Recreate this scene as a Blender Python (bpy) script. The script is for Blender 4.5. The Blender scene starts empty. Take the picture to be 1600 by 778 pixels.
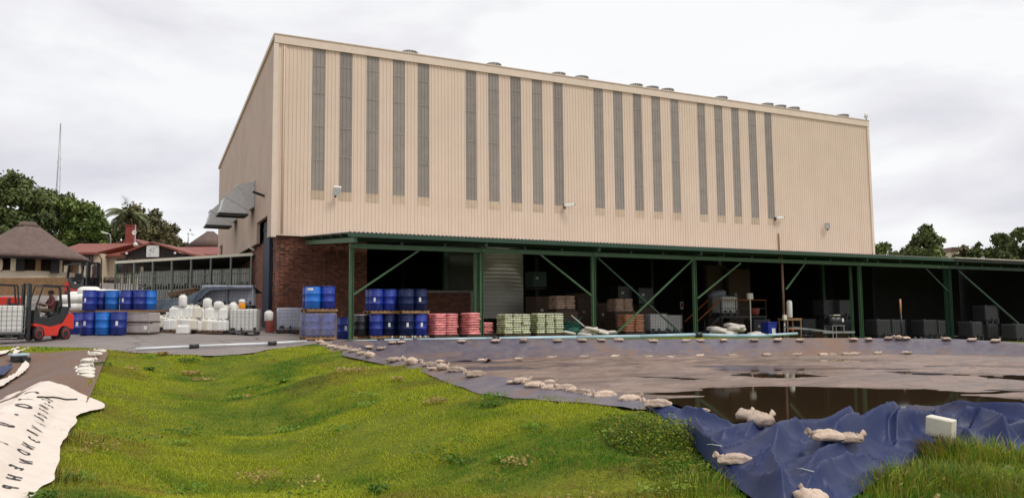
import bpy, bmesh, math, random
import numpy as np
from mathutils import Vector, Matrix

random.seed(7); rng = np.random.default_rng(7)
S = bpy.context.scene; COL = S.collection
R_ = math.radians

# ------------------------------------------------------------------ camera
F, YAW, PITCH, ROLL, EYE = 1226.67, R_(26.471), R_(4.992), R_(-0.351), 1.0
def axes():
    f = np.array([math.sin(YAW)*math.cos(PITCH), math.cos(YAW)*math.cos(PITCH), math.sin(PITCH)])
    r = np.array([math.cos(YAW), -math.sin(YAW), 0.]); u = np.cross(r, f)
    return r*math.cos(ROLL)+u*math.sin(ROLL), -r*math.sin(ROLL)+u*math.cos(ROLL), f
RT, UP, FW = axes()
cam = bpy.data.cameras.new('camera'); cam.sensor_fit = 'HORIZONTAL'; cam.sensor_width = 36
cam.lens = 36*F/1600; cam.clip_end = 6000; cam.clip_start = .1
co = bpy.data.objects.new('camera', cam); COL.objects.link(co)
M = Matrix([list(RT)+[0], list(UP)+[0], list(-FW)+[0], [0, 0, 0, 1]]).transposed()
for i, a in enumerate((RT, UP, -FW)):
    for j in range(3): M[j][i] = a[j]
M[0][3], M[1][3], M[2][3] = 0, 0, EYE
for j in range(3): M[3][j] = 0
co.matrix_world = M
S.camera = co

# ------------------------------------------------------------------ light
SUN_EL, SUN_AZ = R_(58), R_(150)      # azimuth clockwise from +Y: behind the camera, to the right
W = bpy.data.worlds.new('World'); S.world = W; W.use_nodes = True
nt = W.node_tree; N = nt.nodes; L = nt.links
for n in list(N): N.remove(n)
def nd(t, **k):
    n = N.new(t)
    for a, v in k.items(): setattr(n, a, v)
    return n
out = nd('ShaderNodeOutputWorld'); bg = nd('ShaderNodeBackground'); bg.inputs['Strength'].default_value = .1
sky = nd('ShaderNodeTexSky'); sky.sky_type = 'NISHITA'; sky.sun_disc = False
sky.sun_elevation = SUN_EL; sky.sun_rotation = SUN_AZ
tc = nd('ShaderNodeTexCoord')
mp = nd('ShaderNodeMapping'); mp.inputs['Scale'].default_value = (1.0, 1.0, 2.6); mp.inputs['Location'].default_value = (3.1, .4, .7)
L.new(tc.outputs['Generated'], mp.inputs['Vector'])
n1 = nd('ShaderNodeTexNoise'); n1.inputs['Scale'].default_value = 2.3; n1.inputs['Detail'].default_value = 8; n1.inputs['Roughness'].default_value = .52
n1.inputs['Distortion'].default_value = .25
L.new(mp.outputs[0], n1.inputs['Vector'])
rp = nd('ShaderNodeValToRGB'); e = rp.color_ramp.elements
e[0].position = .38; e[0].color = (6.0, 5.9, 6.45, 1); e[1].position = .58; e[1].color = (8.2, 8.2, 8.25, 1)
L.new(n1.outputs['Fac'], rp.inputs['Fac'])
n2 = nd('ShaderNodeTexNoise'); n2.inputs['Scale'].default_value = 1.4; n2.inputs['Detail'].default_value = 3
L.new(mp.outputs[0], n2.inputs['Vector'])
mr = nd('ShaderNodeMapRange'); mr.inputs['From Min'].default_value = .35; mr.inputs['From Max'].default_value = .6
mr.inputs['To Min'].default_value = .93; mr.inputs['To Max'].default_value = .99
L.new(n2.outputs['Fac'], mr.inputs['Value'])
mx = nd('ShaderNodeMix', data_type='RGBA')
L.new(mr.outputs[0], mx.inputs['Factor']); L.new(sky.outputs[0], mx.inputs['A']); L.new(rp.outputs[0], mx.inputs['B'])
L.new(mx.outputs['Result'], bg.inputs['Color']); L.new(bg.outputs[0], out.inputs['Surface'])
sl = bpy.data.lights.new('sun', 'SUN'); sl.energy = 1.6; sl.angle = R_(14); sl.color = (1, .95, .87)
so = bpy.data.objects.new('sun', sl); COL.objects.link(so)
d = Vector((math.sin(SUN_AZ)*math.cos(SUN_EL), math.cos(SUN_AZ)*math.cos(SUN_EL), math.sin(SUN_EL)))
so.rotation_euler = d.to_track_quat('Z', 'Y').to_euler(); so.location = (0, -20, 40)
S.view_settings.view_transform = 'Standard'; S.view_settings.look = 'None'
S.view_settings.exposure = 0.28; S.view_settings.gamma = 1

# ------------------------------------------------------------------ placing helpers
def ray(px, py): return ((px-800)*RT-(py-389)*UP+F*FW)/F
O3 = np.array([0, 0, EYE])
def at(px, py, dd): return Vector(O3+ray(px, py)*dd)
def atz(px, py, z): v = ray(px, py); return Vector(O3+v*((z-EYE)/v[2]))
def atY(px, py, Y): v = ray(px, py); return Vector(O3+v*(Y/v[1]))
def atX(px, py, X): v = ray(px, py); return Vector(O3+v*(X/v[0]))
RH = np.array([math.cos(YAW), -math.sin(YAW)]); FH = np.array([math.sin(YAW), math.cos(YAW)])
def ud(u, d): return RH*u+FH*d

# value noise
def _h(ix, iy, s):
    n = (ix.astype(np.int64)*374761393+iy.astype(np.int64)*668265263+s*974634777) & 0xffffffff
    n = ((n ^ (n >> 13))*1274126177) & 0xffffffff
    return ((n ^ (n >> 16)) & 0xffff)/65535.
def vn(x, y, s=0):
    x = np.asarray(x, float); y = np.asarray(y, float)
    ix = np.floor(x); iy = np.floor(y); fx = x-ix; fy = y-iy
    fx = fx*fx*fx*(fx*(fx*6-15)+10); fy = fy*fy*fy*(fy*(fy*6-15)+10)
    return (_h(ix, iy, s)*(1-fx)+_h(ix+1, iy, s)*fx)*(1-fy)+(_h(ix, iy+1, s)*(1-fx)+_h(ix+1, iy+1, s)*fx)*fy
def fbm(x, y, s=0, o=4):
    a = 0; w = .5; t = 0
    for i in range(o):
        a = a+w*vn(x, y, s+i*17); t += w; w *= .5; x = x*2.03+3.1; y = y*2.03+1.7
    return a/t
def pip(x, y, poly):
    x = np.asarray(x, float); y = np.asarray(y, float); c = np.zeros(x.shape, bool); n = len(poly)
    for i in range(n):
        x0, y0 = poly[i][0], poly[i][1]; x1, y1 = poly[(i+1) % n][0], poly[(i+1) % n][1]
        if y0 == y1: continue
        c ^= ((y0 > y) != (y1 > y)) & (x < (x1-x0)*(y-y0)/(y1-y0)+x0)
    return c
def pdist(x, y, pts, closed=False):
    x = np.asarray(x, float); y = np.asarray(y, float); best = np.full(x.shape, 1e9); zz = np.zeros(x.shape)
    n = len(pts)
    for i in range(n if closed else n-1):
        a = pts[i]; b = pts[(i+1) % n]; dx, dy = b[0]-a[0], b[1]-a[1]; l2 = dx*dx+dy*dy+1e-9
        t = np.clip(((x-a[0])*dx+(y-a[1])*dy)/l2, 0, 1)
        q = np.hypot(x-a[0]-t*dx, y-a[1]-t*dy); m = q < best
        best = np.where(m, q, best)
        if len(a) > 2: zz = np.where(m, a[2]+t*(b[2]-a[2]), zz)
    return best, zz
def resample(pts, step):
    pts = np.array(pts, float); dl = np.r_[0, np.cumsum(np.linalg.norm(np.diff(pts[:, :2], axis=0), axis=1))]
    n = max(2, int(dl[-1]/step)+1); s = np.linspace(0, dl[-1], n)
    return np.stack([np.interp(s, dl, pts[:, k]) for k in range(pts.shape[1])], 1), s
def smooth(a, k):
    for _ in range(k):
        b = a.copy(); b[1:-1] = (a[:-2]+2*a[1:-1]+a[2:])/4; a = b
    return a

# ------------------------------------------------------------------ materials
def srgb(r, g, b):
    f = lambda c: (c/12.92 if c <= .04045 else ((c+.055)/1.055)**2.4)
    return tuple(f(c/255) for c in (r, g, b))
class NM:
    def __init__(s, name):
        s.m = bpy.data.materials.new(name); s.m.use_nodes = True; s.t = s.m.node_tree
        s.b = s.t.nodes['Principled BSDF']; s.L = s.t.links
        s.tc = s.n('ShaderNodeTexCoord')
    def n(s, t, **k):
        q = s.t.nodes.new(t)
        for a, v in k.items(): setattr(q, a, v)
        return q
    def noise(s, scale, detail=5, rough=.6, vec=None, stretch=None, dist=0):
        q = s.n('ShaderNodeTexNoise'); q.inputs['Scale'].default_value = scale; q.inputs['Detail'].default_value = detail
        q.inputs['Roughness'].default_value = rough; q.inputs['Distortion'].default_value = dist
        v = vec or s.tc.outputs['Object']
        if stretch:
            m_ = s.n('ShaderNodeMapping'); m_.inputs['Scale'].default_value = stretch; s.L.new(v, m_.inputs['Vector']); v = m_.outputs[0]
        s.L.new(v, q.inputs['Vector']); return q.outputs['Fac']
    def ramp(s, fac, stops):
        q = s.n('ShaderNodeValToRGB'); el = q.color_ramp.elements
        while len(el) < len(stops): el.new(.5)
        for e_, (p, c) in zip(el, stops): e_.position = p; e_.color = (*c[:3], 1)
        s.L.new(fac, q.inputs['Fac']); return q.outputs['Color']
    def mix(s, fac, a, b, mode='MIX'):
        q = s.n('ShaderNodeMix', data_type='RGBA', blend_type=mode)
        for k, v in (('Factor', fac), ('A', a), ('B', b)):
            if hasattr(v, 'links') or hasattr(v, 'node'): s.L.new(v, q.inputs[k])
            elif k == 'Factor': q.inputs[0].default_value = v
            else: q.inputs[k].default_value = (*v[:3], 1)
        return q.outputs['Result']
    def bump(s, h, strength=.3, dist=.02):
        q = s.n('ShaderNodeBump'); q.inputs['Strength'].default_value = strength; q.inputs['Distance'].default_value = dist
        s.L.new(h, q.inputs['Height']); s.L.new(q.outputs[0], s.b.inputs['Normal'])
    def col(s, c): s.L.new(c, s.b.inputs['Base Color'])
    def set(s, **k):
        for a, v in k.items(): s.b.inputs[a.replace('_', ' ')].default_value = v
def mat(name, c, rough=.7, metal=0, var=.25, vs=2.5, bump=0, bs=25, rnd=.12, dirt=None, dirt_amt=.5, dvs=1.2, spec=.5, **kw):
    q = NM(name); lo = tuple(x*(1-var) for x in c); hi = tuple(min(1, x*(1+var)) for x in c)
    f = q.noise(vs, 6, .65); cc = q.ramp(f, [(.3, lo), (.7, hi)])
    if dirt:
        g = q.noise(dvs, 7, .7, dist=.4); g2 = q.ramp(g, [(.48, (0, 0, 0)), (.72, (dirt_amt,)*3)]); cc = q.mix(g2, cc, dirt)
    if rnd:
        oi = q.n('ShaderNodeObjectInfo'); m_ = q.n('ShaderNodeMapRange'); m_.inputs['To Min'].default_value = 1-rnd; m_.inputs['To Max'].default_value = 1+rnd
        q.L.new(oi.outputs['Random'], m_.inputs['Value']); cb = q.n('ShaderNodeCombineColor')
        for i in range(3): q.L.new(m_.outputs[0], cb.inputs[i])
        cc = q.mix(1.0, cc, cb.outputs[0], 'MULTIPLY')
    q.col(cc); q.set(Roughness=rough, Metallic=metal); q.b.inputs['Specular IOR Level'].default_value = spec
    if bump: q.bump(q.noise(bs, 5, .65), bump, .02)
    for a, v in kw.items(): q.b.inputs[a.replace('_', ' ')].default_value = v
    return q.m

MT = {}
MT['cladding'] = mat('cladding_paint', (.625, .478, .372), .5, 0, .05, .6, .06, 3, 0, (.40, .29, .21), .45, .35)
q = NM('cladding_streaked'); f = q.noise(.6, 5, .6); c = q.ramp(f, [(.3, (.66, .512, .402)), (.7, (.72, .566, .445))])
g = q.noise(1.0, 6, .7, stretch=(6, 6, .10)); c = q.mix(q.ramp(g, [(.5, (0, 0, 0)), (.75, (.35,)*3)]), c, (.53, .40, .30)); g = q.noise(.22, 5, .6); c = q.mix(q.ramp(g, [(.45, (0, 0, 0)), (.7, (.3,)*3)]), c, (.66, .55, .46))
w_ = q.n('ShaderNodeTexWave'); w_.wave_type = 'BANDS'; w_.bands_direction = 'X'; w_.wave_profile = 'SAW'; w_.inputs['Scale'].default_value = .4167/3.14159*1.0; w_.inputs['Distortion'].default_value = 0; q.L.new(q.tc.outputs['Object'], w_.inputs['Vector'])
c = q.mix(q.ramp(w_.outputs['Fac'], [(.0, (.22,)*3), (.03, (0, 0, 0))]), c, (.42, .31, .23)); q.col(c); q.set(Roughness=.5); q.bump(q.noise(3, 4, .6), .05, .02); MT['cladding'] = q.m
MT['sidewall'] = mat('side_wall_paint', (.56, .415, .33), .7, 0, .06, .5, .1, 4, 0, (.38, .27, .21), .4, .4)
MT['trim'] = mat('cream_trim', (.70, .57, .465), .55, 0, .06, 2, 0, 1, 0)
MT['strip'] = mat('translucent_sheet', (.27, .235, .205), .4, 0, .12, 1.4, .06, 8, .10)
MT['striplap'] = mat('sheet_lap', (.36, .32, .28), .5, 0, .1, 4, 0, 1, 0)
MT['sill'] = mat('sheet_end', (.53, .41, .30), .55, 0, .12, 3, .05, 8, .08)
MT['green'] = mat('green_paint', (.055, .135, .06), .5, 0, .22, 5, .1, 30, .05, (.10, .085, .05), .5, 2.5)
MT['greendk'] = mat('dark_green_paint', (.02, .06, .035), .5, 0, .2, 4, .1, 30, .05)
MT['galv'] = mat('galvanised_sheet', (.60, .60, .60), .42, .35, .12, 6, .05, 12, .05)
MT['roofsheet'] = mat('roof_sheet', (.52, .50, .47), .5, .3, .12, 3, 0, 1, 0)
MT['dark'] = mat('interior_shade', (.022, .021, .021), .85, 0, .3, 1.5, .1, 6, .1)  # near-black: the depth of the interior shade is put into this colour
MT['concrete'] = mat('concrete', (.27, .24, .215), .85, 0, .15, 2, .25, 12, .08, (.14, .12, .1), .5)
MT['black'] = mat('black_rubber', (.018, .018, .019), .65, 0, .3, 9, .1, 30, .1)
MT['blackplast'] = mat('black_steel', (.022, .023, .025), .4, .1, .25, 7, .05, 30, .1)
MT['navy'] = mat('navy_steel', (.030, .040, .070), .5, .1, .15, 3, .05, 10, 0)
MT['steel'] = mat('grey_steel', (.32, .32, .31), .45, .7, .15, 8, .1, 30, .05)
MT['wood'] = mat('pallet_wood', (.27, .155, .075), .85, 0, .3, 6, .3, 30, .15)
MT['wooddk'] = mat('dark_wood', (.085, .052, .035), .8, 0, .3, 6, .2, 30, .15)
MT['blue'] = mat('drum_blue', (.008, .028, .26), .45, 0, .22, 4, .08, 12, .22, (.10, .12, .26), .4, 5)
MT['bluebright'] = mat('drum_bright_blue', (.010, .13, .50), .38, 0, .15, 4, .05, 12, .12)
MT['bluedk'] = mat('drum_navy', (.007, .016, .070), .45, 0, .2, 4, .05, 12, .15, spec=.3)
MT['white'] = mat('white_plastic', (.76, .75, .71), .45, 0, .06, 5, .05, 14, .05, (.55, .5, .42), .35, 3)
MT['offwhite'] = mat('offwhite_plastic', (.70, .655, .56), .45, 0, .08, 5, .05, 14, .06, (.5, .42, .3), .35, 3)
MT['ibc'] = mat('tank_plastic', (.73, .72, .68), .4, 0, .06, 3, .05, 8, .04)
MT['wrap'] = mat('grey_wrap', (.30, .315, .385), .3, 0, .2, 9, .4, 22, .06)
MT['wrapclear'] = mat('pink_grey_wrap', (.40, .35, .345), .3, 0, .2, 7, .5, 18, .06)
MT['label'] = mat('paper_label', (.74, .74, .72), .6, 0, .08, 20, 0, 1, .05)
MT['redpaint'] = mat('red_paint', (.62, .03, .014), .5, 0, .1, 4, .03, 10, .05, (.25, .03, .02), .3, 4)
MT['orange'] = mat('orange_plastic', (.75, .27, .01), .4, 0, .1, 4, 0, 1, 0)
MT['rail'] = mat('orange_rail', (.36, .11, .02), .5, 0, .2, 8, 0, 1, 0)
MT['rust'] = mat('rusty_pipe', (.22, .125, .085), .7, .2, .3, 6, .2, 30, 0, (.10, .05, .03), .5, 4)
MT['pipeblue'] = mat('pale_blue_pipe', (.38, .55, .62), .35, 0, .1, 3, 0, 1, .1, (.5, .45, .38), .4, 2)
MT['pipewhite'] = mat('white_pipe', (.62, .64, .66), .35, 0, .1, 3, 0, 1, 0, (.4, .36, .3), .4, 2)
MT['sandbag'] = mat('woven_sandbag', (.52, .405, .32), .85, 0, .2, 14, .6, 38, .28, (.27, .17, .105), .75, 7)
MT['sandwhite'] = mat('pale_sandbag', (.70, .66, .58), .8, 0, .12, 12, .35, 40, .08, (.45, .38, .28), .4, 5)
MT['tarp'] = mat('grey_blue_tarp', (.030, .043, .060), .5, 0, .2, 4, .15, 8, 0, (.06, .07, .08), .5, 2, spec=.25)
MT['redsack'] = mat('red_sack', (.70, .20, .20), .55, 0, .2, 6, .25, 20, .14, (.76, .52, .50), .75, 5)  # pale pink blotches are highlights painted into the sack colour
MT['tansack'] = mat('tan_sack', (.47, .315, .235), .65, 0, .2, 6, .25, 20, .14, (.62, .5, .42), .5, 5)
MT['orangesack'] = mat('orange_sack', (.56, .25, .13), .65, 0, .2, 6, .25, 20, .14, (.6, .45, .36), .5, 5)
MT['whitesack'] = mat('white_sack', (.62, .57, .52), .65, 0, .15, 6, .3, 20, .1, (.42, .36, .32), .4, 5)
MT['thatch'] = mat('brown_thatch', (.135, .092, .078), .95, 0, .22, 3, .6, 14, .04, (.20, .145, .125), .5, 1.0)
MT['redroof'] = mat('red_roof_sheet', (.225, .058, .036), .6, 0, .16, 1.2, .1, 6, .04)
MT['cream'] = mat('cream_plaster', (.62, .52, .385), .85, 0, .07, 1, .1, 8, 0)
MT['brownframe'] = mat('brown_frame', (.10, .05, .033), .6, 0, .2, 5, 0, 1, 0)
MT['glass'] = mat('window_glass', (.05, .055, .06), .08, 0, .2, .8, 0, 1, .1)
MT['darktimber'] = mat('dark_timber', (.028, .021, .019), .8, 0, .25, 5, .2, 20, 0)
MT['bark'] = mat('bark', (.11, .08, .06), .9, 0, .3, 5, .5, 18, .1)
MT['skin'] = mat('skin', (.16, .085, .055), .55, 0, .1, 9, 0, 1, 0)
MT['maroon'] = mat('maroon_shirt', (.10, .022, .022), .8, 0, .15, 9, .1, 30, 0)
MT['khaki'] = mat('khaki_trousers', (.10, .075, .045), .85, 0, .15, 9, .1, 30, 0)
MT['hair'] = mat('black_hair', (.012, .011, .01), .8, 0, .2, 9, 0, 1, 0)
MT['teal'] = mat('teal_net', (.03, .17, .12), .6, 0, .25, 8, 0, 1, 0)
MT['binblue'] = mat('bin_blue', (.015, .035, .30), .4, 0, .1, 3, 0, 1, 0)
MT['lampglass'] = mat('lamp_glass', (.55, .56, .55), .15, 0, .05, 3, 0, 1, 0)
MT['fencepale'] = mat('fence_grey_green', (.17, .19, .155), .55, .2, .18, 4, .05, 20, .12)
MT['letter'] = mat('black_marker', (.028, .024, .024), .7, 0, .2, 9, 0, 1, 0)
MT['tank'] = mat('ribbed_tank', (.78, .76, .66), .5, 0, .06, 2, 0, 1, 0)
MT['boxcream'] = mat('cream_box', (.70, .66, .54), .5, 0, .06, 4, .03, 12, 0, (.5, .45, .36), .4, 7)
MT['water_pump'] = mat('pale_blue_float', (.42, .52, .60), .4, 0, .1, 4, 0, 1, 0)
MT['brickred'] = mat('brick_red_plaster', (.25, .05, .035), .8, 0, .2, 4, .2, 12, 0)

def leafmat(name, a, b, c):
    q = NM(name); f = q.noise(.55, 4, .6); at_ = q.n('ShaderNodeAttribute'); at_.attribute_name = 'tone'
    mm = q.mix(at_.outputs['Fac'], a, b); g = q.ramp(f, [(.42, (0, 0, 0)), (.68, (.7,)*3)]); mm = q.mix(g, mm, c)
    q.col(mm); q.set(Roughness=.6); q.b.inputs['Specular IOR Level'].default_value = .25
    return q.m
MT['leafdk'] = leafmat('leaf_dark', (.057, .079, .031), (.166, .211, .062), (.111, .137, .040))
MT['leafgr'] = leafmat('leaf_green', (.051, .090, .022), (.136, .208, .048), (.176, .192, .045))
MT['leafol'] = leafmat('leaf_olive', (.068, .069, .036), (.173, .165, .063), (.143, .099, .057))
MT['palm'] = leafmat('palm_leaf', (.057, .080, .034), (.190, .218, .095), (.133, .123, .057))
MT['grass'] = None
MT['wrapgrid'] = mat('wrapped_grid', (.52, .53, .60), .4, 0, .1, 4, 0, 1, 0)
MT['panelgrey'] = mat('dark_panel', (.06, .062, .052), .7, 0, .2, 2, 0, 1, 0)
MT['shadetank'] = mat('tank_shade_grey', (.045, .048, .05), .5, 0, .15, 3, 0, 1, .2)  # tank plastic with the shed's shade painted into its colour
MT['cage'] = mat('zinc_cage', (.30, .30, .30), .45, .4, .1, 8, 0, 1, 0)
MT['tealdk'] = mat('dim_teal', (.015, .05, .045), .5, 0, .2, 4, 0, 1, 0)

def brick_mat():
    q = NM('brickwork'); b = q.n('ShaderNodeTexBrick'); uv = q.tc.outputs['UV']
    b.inputs['Scale'].default_value = 1; b.inputs['Brick Width'].default_value = .235; b.inputs['Row Height'].default_value = .086
    b.inputs['Mortar Size'].default_value = .007; b.inputs['Mortar Smooth'].default_value = .2; b.inputs['Bias'].default_value = -.1
    b.inputs['Color1'].default_value = (.30, .115, .07, 1); b.inputs['Color2'].default_value = (.10, .042, .03, 1); b.inputs['Mortar'].default_value = (.06, .042, .035, 1)
    q.L.new(uv, b.inputs['Vector']); f = q.noise(1.3, 6, .7, uv); cc = q.mix(q.ramp(f, [(.4, (0, 0, 0)), (.75, (.6,)*3)]), b.outputs['Color'], (.075, .036, .028))
    f2 = q.noise(9, 4, .7, uv); cc = q.mix(q.ramp(f2, [(.5, (0, 0, 0)), (.75, (.4,)*3)]), cc, (.30, .14, .095))
    q.col(cc); q.set(Roughness=.9); q.bump(b.outputs['Fac'], -.6, .012); return q.m
MT['brick'] = brick_mat()

def liner_mat(name, blue, mud, lo, hi, sc, rough, stretch=None, dust=(.25, .21, .19)):
    q = NM(name); f = q.noise(sc, 9, .62, stretch=stretch, dist=.5)
    a = q.ramp(f, [(lo, (0, 0, 0)), (hi, (1, 1, 1))]); g = q.noise(3.2, 6, .7); bb = q.mix(q.ramp(g, [(.35, (0, 0, 0)), (.75, (.55,)*3)]), blue, dust)
    v = q.noise(14, 6, .7); mm = q.ramp(v, [(.3, tuple(x*.75 for x in mud)), (.7, tuple(x*1.2 for x in mud))])
    at_ = q.n('ShaderNodeAttribute'); at_.attribute_name = 'mud'
    s_ = q.n('ShaderNodeMath', operation='MULTIPLY_ADD'); q.L.new(at_.outputs['Fac'], s_.inputs[0]); s_.inputs[1].default_value = 1; 
    sep = q.n('ShaderNodeSeparateColor'); q.L.new(a, sep.inputs[0]); q.L.new(sep.outputs[0], s_.inputs[2]); s_.use_clamp = True
    cc = q.mix(s_.outputs[0], bb, mm); q.col(cc)
    rr = q.n('ShaderNodeMapRange'); rr.inputs['To Min'].default_value = rough; rr.inputs['To Max'].default_value = .75
    q.L.new(s_.outputs[0], rr.inputs['Value']); q.L.new(rr.outputs[0], q.b.inputs['Roughness'])
    q.bump(q.noise(26, 6, .6), .18, .015); return q.m
MT['liner'] = liner_mat('dirty_liner', (.088, .078, .115), (.20, .125, .088), .52, .66, .55, .42)
MT['linerblue'] = liner_mat('blue_liner', (.011, .024, .098), (.20, .14, .10), .72, .86, .8, .46, dust=(.045, .048, .085))
MT['linerblue'].node_tree.nodes['Principled BSDF'].inputs['Specular IOR Level'].default_value = .3
MT['linerleft'] = liner_mat('left_liner', (.070, .074, .10), (.165, .095, .060), .48, .62, .45, .35)
MT['linerwhite'] = liner_mat('white_liner', (.78, .69, .60), (.50, .37, .29), .54, .74, 1.1, .6, dust=(.60, .48, .40))

def paving_mat():
    q = NM('asphalt_concrete'); f = q.noise(.35, 8, .65); c = q.ramp(f, [(.3, (.175, .148, .135)), (.7, (.29, .25, .232))])
    g = q.noise(1.7, 6, .75, dist=.8); c = q.mix(q.ramp(g, [(.56, (0, 0, 0)), (.74, (.75,)*3)]), c, (.095, .078, .07))
    h = q.noise(60, 3, .6); c = q.mix(q.ramp(h, [(.35, (.25,)*3), (.6, (0, 0, 0))]), c, (.11, .095, .09))
    vo = q.n('ShaderNodeTexVoronoi'); vo.feature = 'DISTANCE_TO_EDGE'; vo.inputs['Scale'].default_value = .22; wv = q.noise(1.3, 4, .6); vm = q.n('ShaderNodeVectorMath', operation='ADD'); q.L.new(q.tc.outputs['Object'], vm.inputs[0]); q.L.new(wv, vm.inputs[1]); q.L.new(vm.outputs[0], vo.inputs['Vector'])
    c = q.mix(q.ramp(vo.outputs['Distance'], [(.003, (.8,)*3), (.010, (0, 0, 0))]), c, (.06, .05, .046))
    st = q.noise(.8, 6, .7, stretch=(.25, 3, 1)); c = q.mix(q.ramp(st, [(.56, (0, 0, 0)), (.7, (.4,)*3)]), c, (.12, .10, .092))
    q.col(c); q.set(Roughness=.75); q.bump(q.noise(45, 5, .7), .25, .015); return q.m
MT['paving'] = paving_mat()
def ground_mat():
    q = NM('soil_grass'); f = q.noise(.8, 7, .65); c = q.ramp(f, [(.32, (.085, .14, .014)), (.55, (.20, .225, .02)), (.75, (.28, .25, .03))])
    g = q.noise(1.6, 6, .7, dist=.3); c = q.mix(q.ramp(g, [(.58, (0, 0, 0)), (.74, (.8,)*3)]), c, (.12, .075, .04))
    h = q.noise(30, 5, .7); c = q.mix(q.ramp(h, [(.4, (.6,)*3), (.62, (0, 0, 0))]), c, (.035, .045, .008))
    q.col(c); q.set(Roughness=1.); q.b.inputs['Specular IOR Level'].default_value = .08; q.bump(q.noise(35, 5, .7), .6, .03); return q.m
MT['ground'] = ground_mat()
def grass_mat():
    q = NM('grass_blade'); a = q.n('ShaderNodeAttribute'); a.attribute_name = 'tint'; q.col(a.outputs['Color'])
    q.set(Roughness=.55); q.b.inputs['Specular IOR Level'].default_value = .25
    tr = q.n('ShaderNodeBsdfTranslucent'); q.L.new(a.outputs['Color'], tr.inputs['Color']); ms = q.n('ShaderNodeMixShader'); ms.inputs[0].default_value = .35
    om = [n for n in q.t.nodes if n.type == 'OUTPUT_MATERIAL'][0]; q.L.new(q.b.outputs[0], ms.inputs[1]); q.L.new(tr.outputs[0], ms.inputs[2]); q.L.new(ms.outputs[0], om.inputs['Surface'])
    return q.m
MT['grass'] = grass_mat()
def mud_mat():
    q = NM('wet_mud'); f = q.noise(.9, 9, .68, stretch=(.5, 1.6, 1), dist=.6); c = q.ramp(f, [(.3, (.13, .085, .066)), (.52, (.25, .172, .135)), (.72, (.35, .262, .22))])
    g = q.noise(2.6, 7, .7, dist=1.0); c = q.mix(q.ramp(g, [(.55, (0, 0, 0)), (.68, (.85,)*3)]), c, (.085, .055, .042)); g2 = q.noise(.5, 8, .7, stretch=(.4, 1.8, 1), dist=1.2); c = q.mix(q.ramp(g2, [(.50, (0, 0, 0)), (.60, (.55,)*3)]), c, (.13, .10, .10))
    q.col(c); r = q.ramp(f, [(.35, (.25,)*3), (.65, (.7,)*3)]); q.L.new(r, q.b.inputs['Roughness']); q.bump(q.noise(7, 8, .7, stretch=(.6, 1.5, 1), dist=.8), .7, .05); return q.m
MT['mud'] = mud_mat()
def water_mat():
    q = NM('brown_water'); q.b.inputs['Base Color'].default_value = (.040, .025, .013, 1); q.set(Roughness=.04)
    q.b.inputs['IOR'].default_value = 1.33; q.bump(q.noise(1.3, 3, .5, stretch=(1, 1, 1)), .02, .02); return q.m
MT['water'] = water_mat()
def greenbag_mat():
    q = NM('green_print_sack'); uv = q.tc.outputs['Object']
    w = q.n('ShaderNodeTexWave'); w.wave_type = 'BANDS'; w.bands_direction = 'X'; w.inputs['Scale'].default_value = 2.4; w.inputs['Distortion'].default_value = 2.0; w.inputs['Detail'].default_value = 3
    w.inputs['Phase Offset'].default_value = 1.0
    q.L.new(uv, w.inputs['Vector']); n_ = q.noise(7, 5, .7)
    c = q.ramp(w.outputs['Fac'], [(.34, (.66, .64, .54)), (.56, (.36, .42, .17))]); c = q.mix(q.ramp(n_, [(.5, (0, 0, 0)), (.66, (.8,)*3)]), c, (.62, .60, .50))
    oi = q.n('ShaderNodeObjectInfo'); m_ = q.n('ShaderNodeMapRange'); m_.inputs['To Min'].default_value = .8; m_.inputs['To Max'].default_value = 1.1
    q.L.new(oi.outputs['Random'], m_.inputs['Value']); cb = q.n('ShaderNodeCombineColor')
    for i in range(3): q.L.new(m_.outputs[0], cb.inputs[i])
    q.col(q.mix(1., c, cb.outputs[0], 'MULTIPLY')); q.set(Roughness=.6); q.bump(q.noise(18, 4, .6), .2, .02); return q.m
MT['greenbag'] = greenbag_mat()

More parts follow.
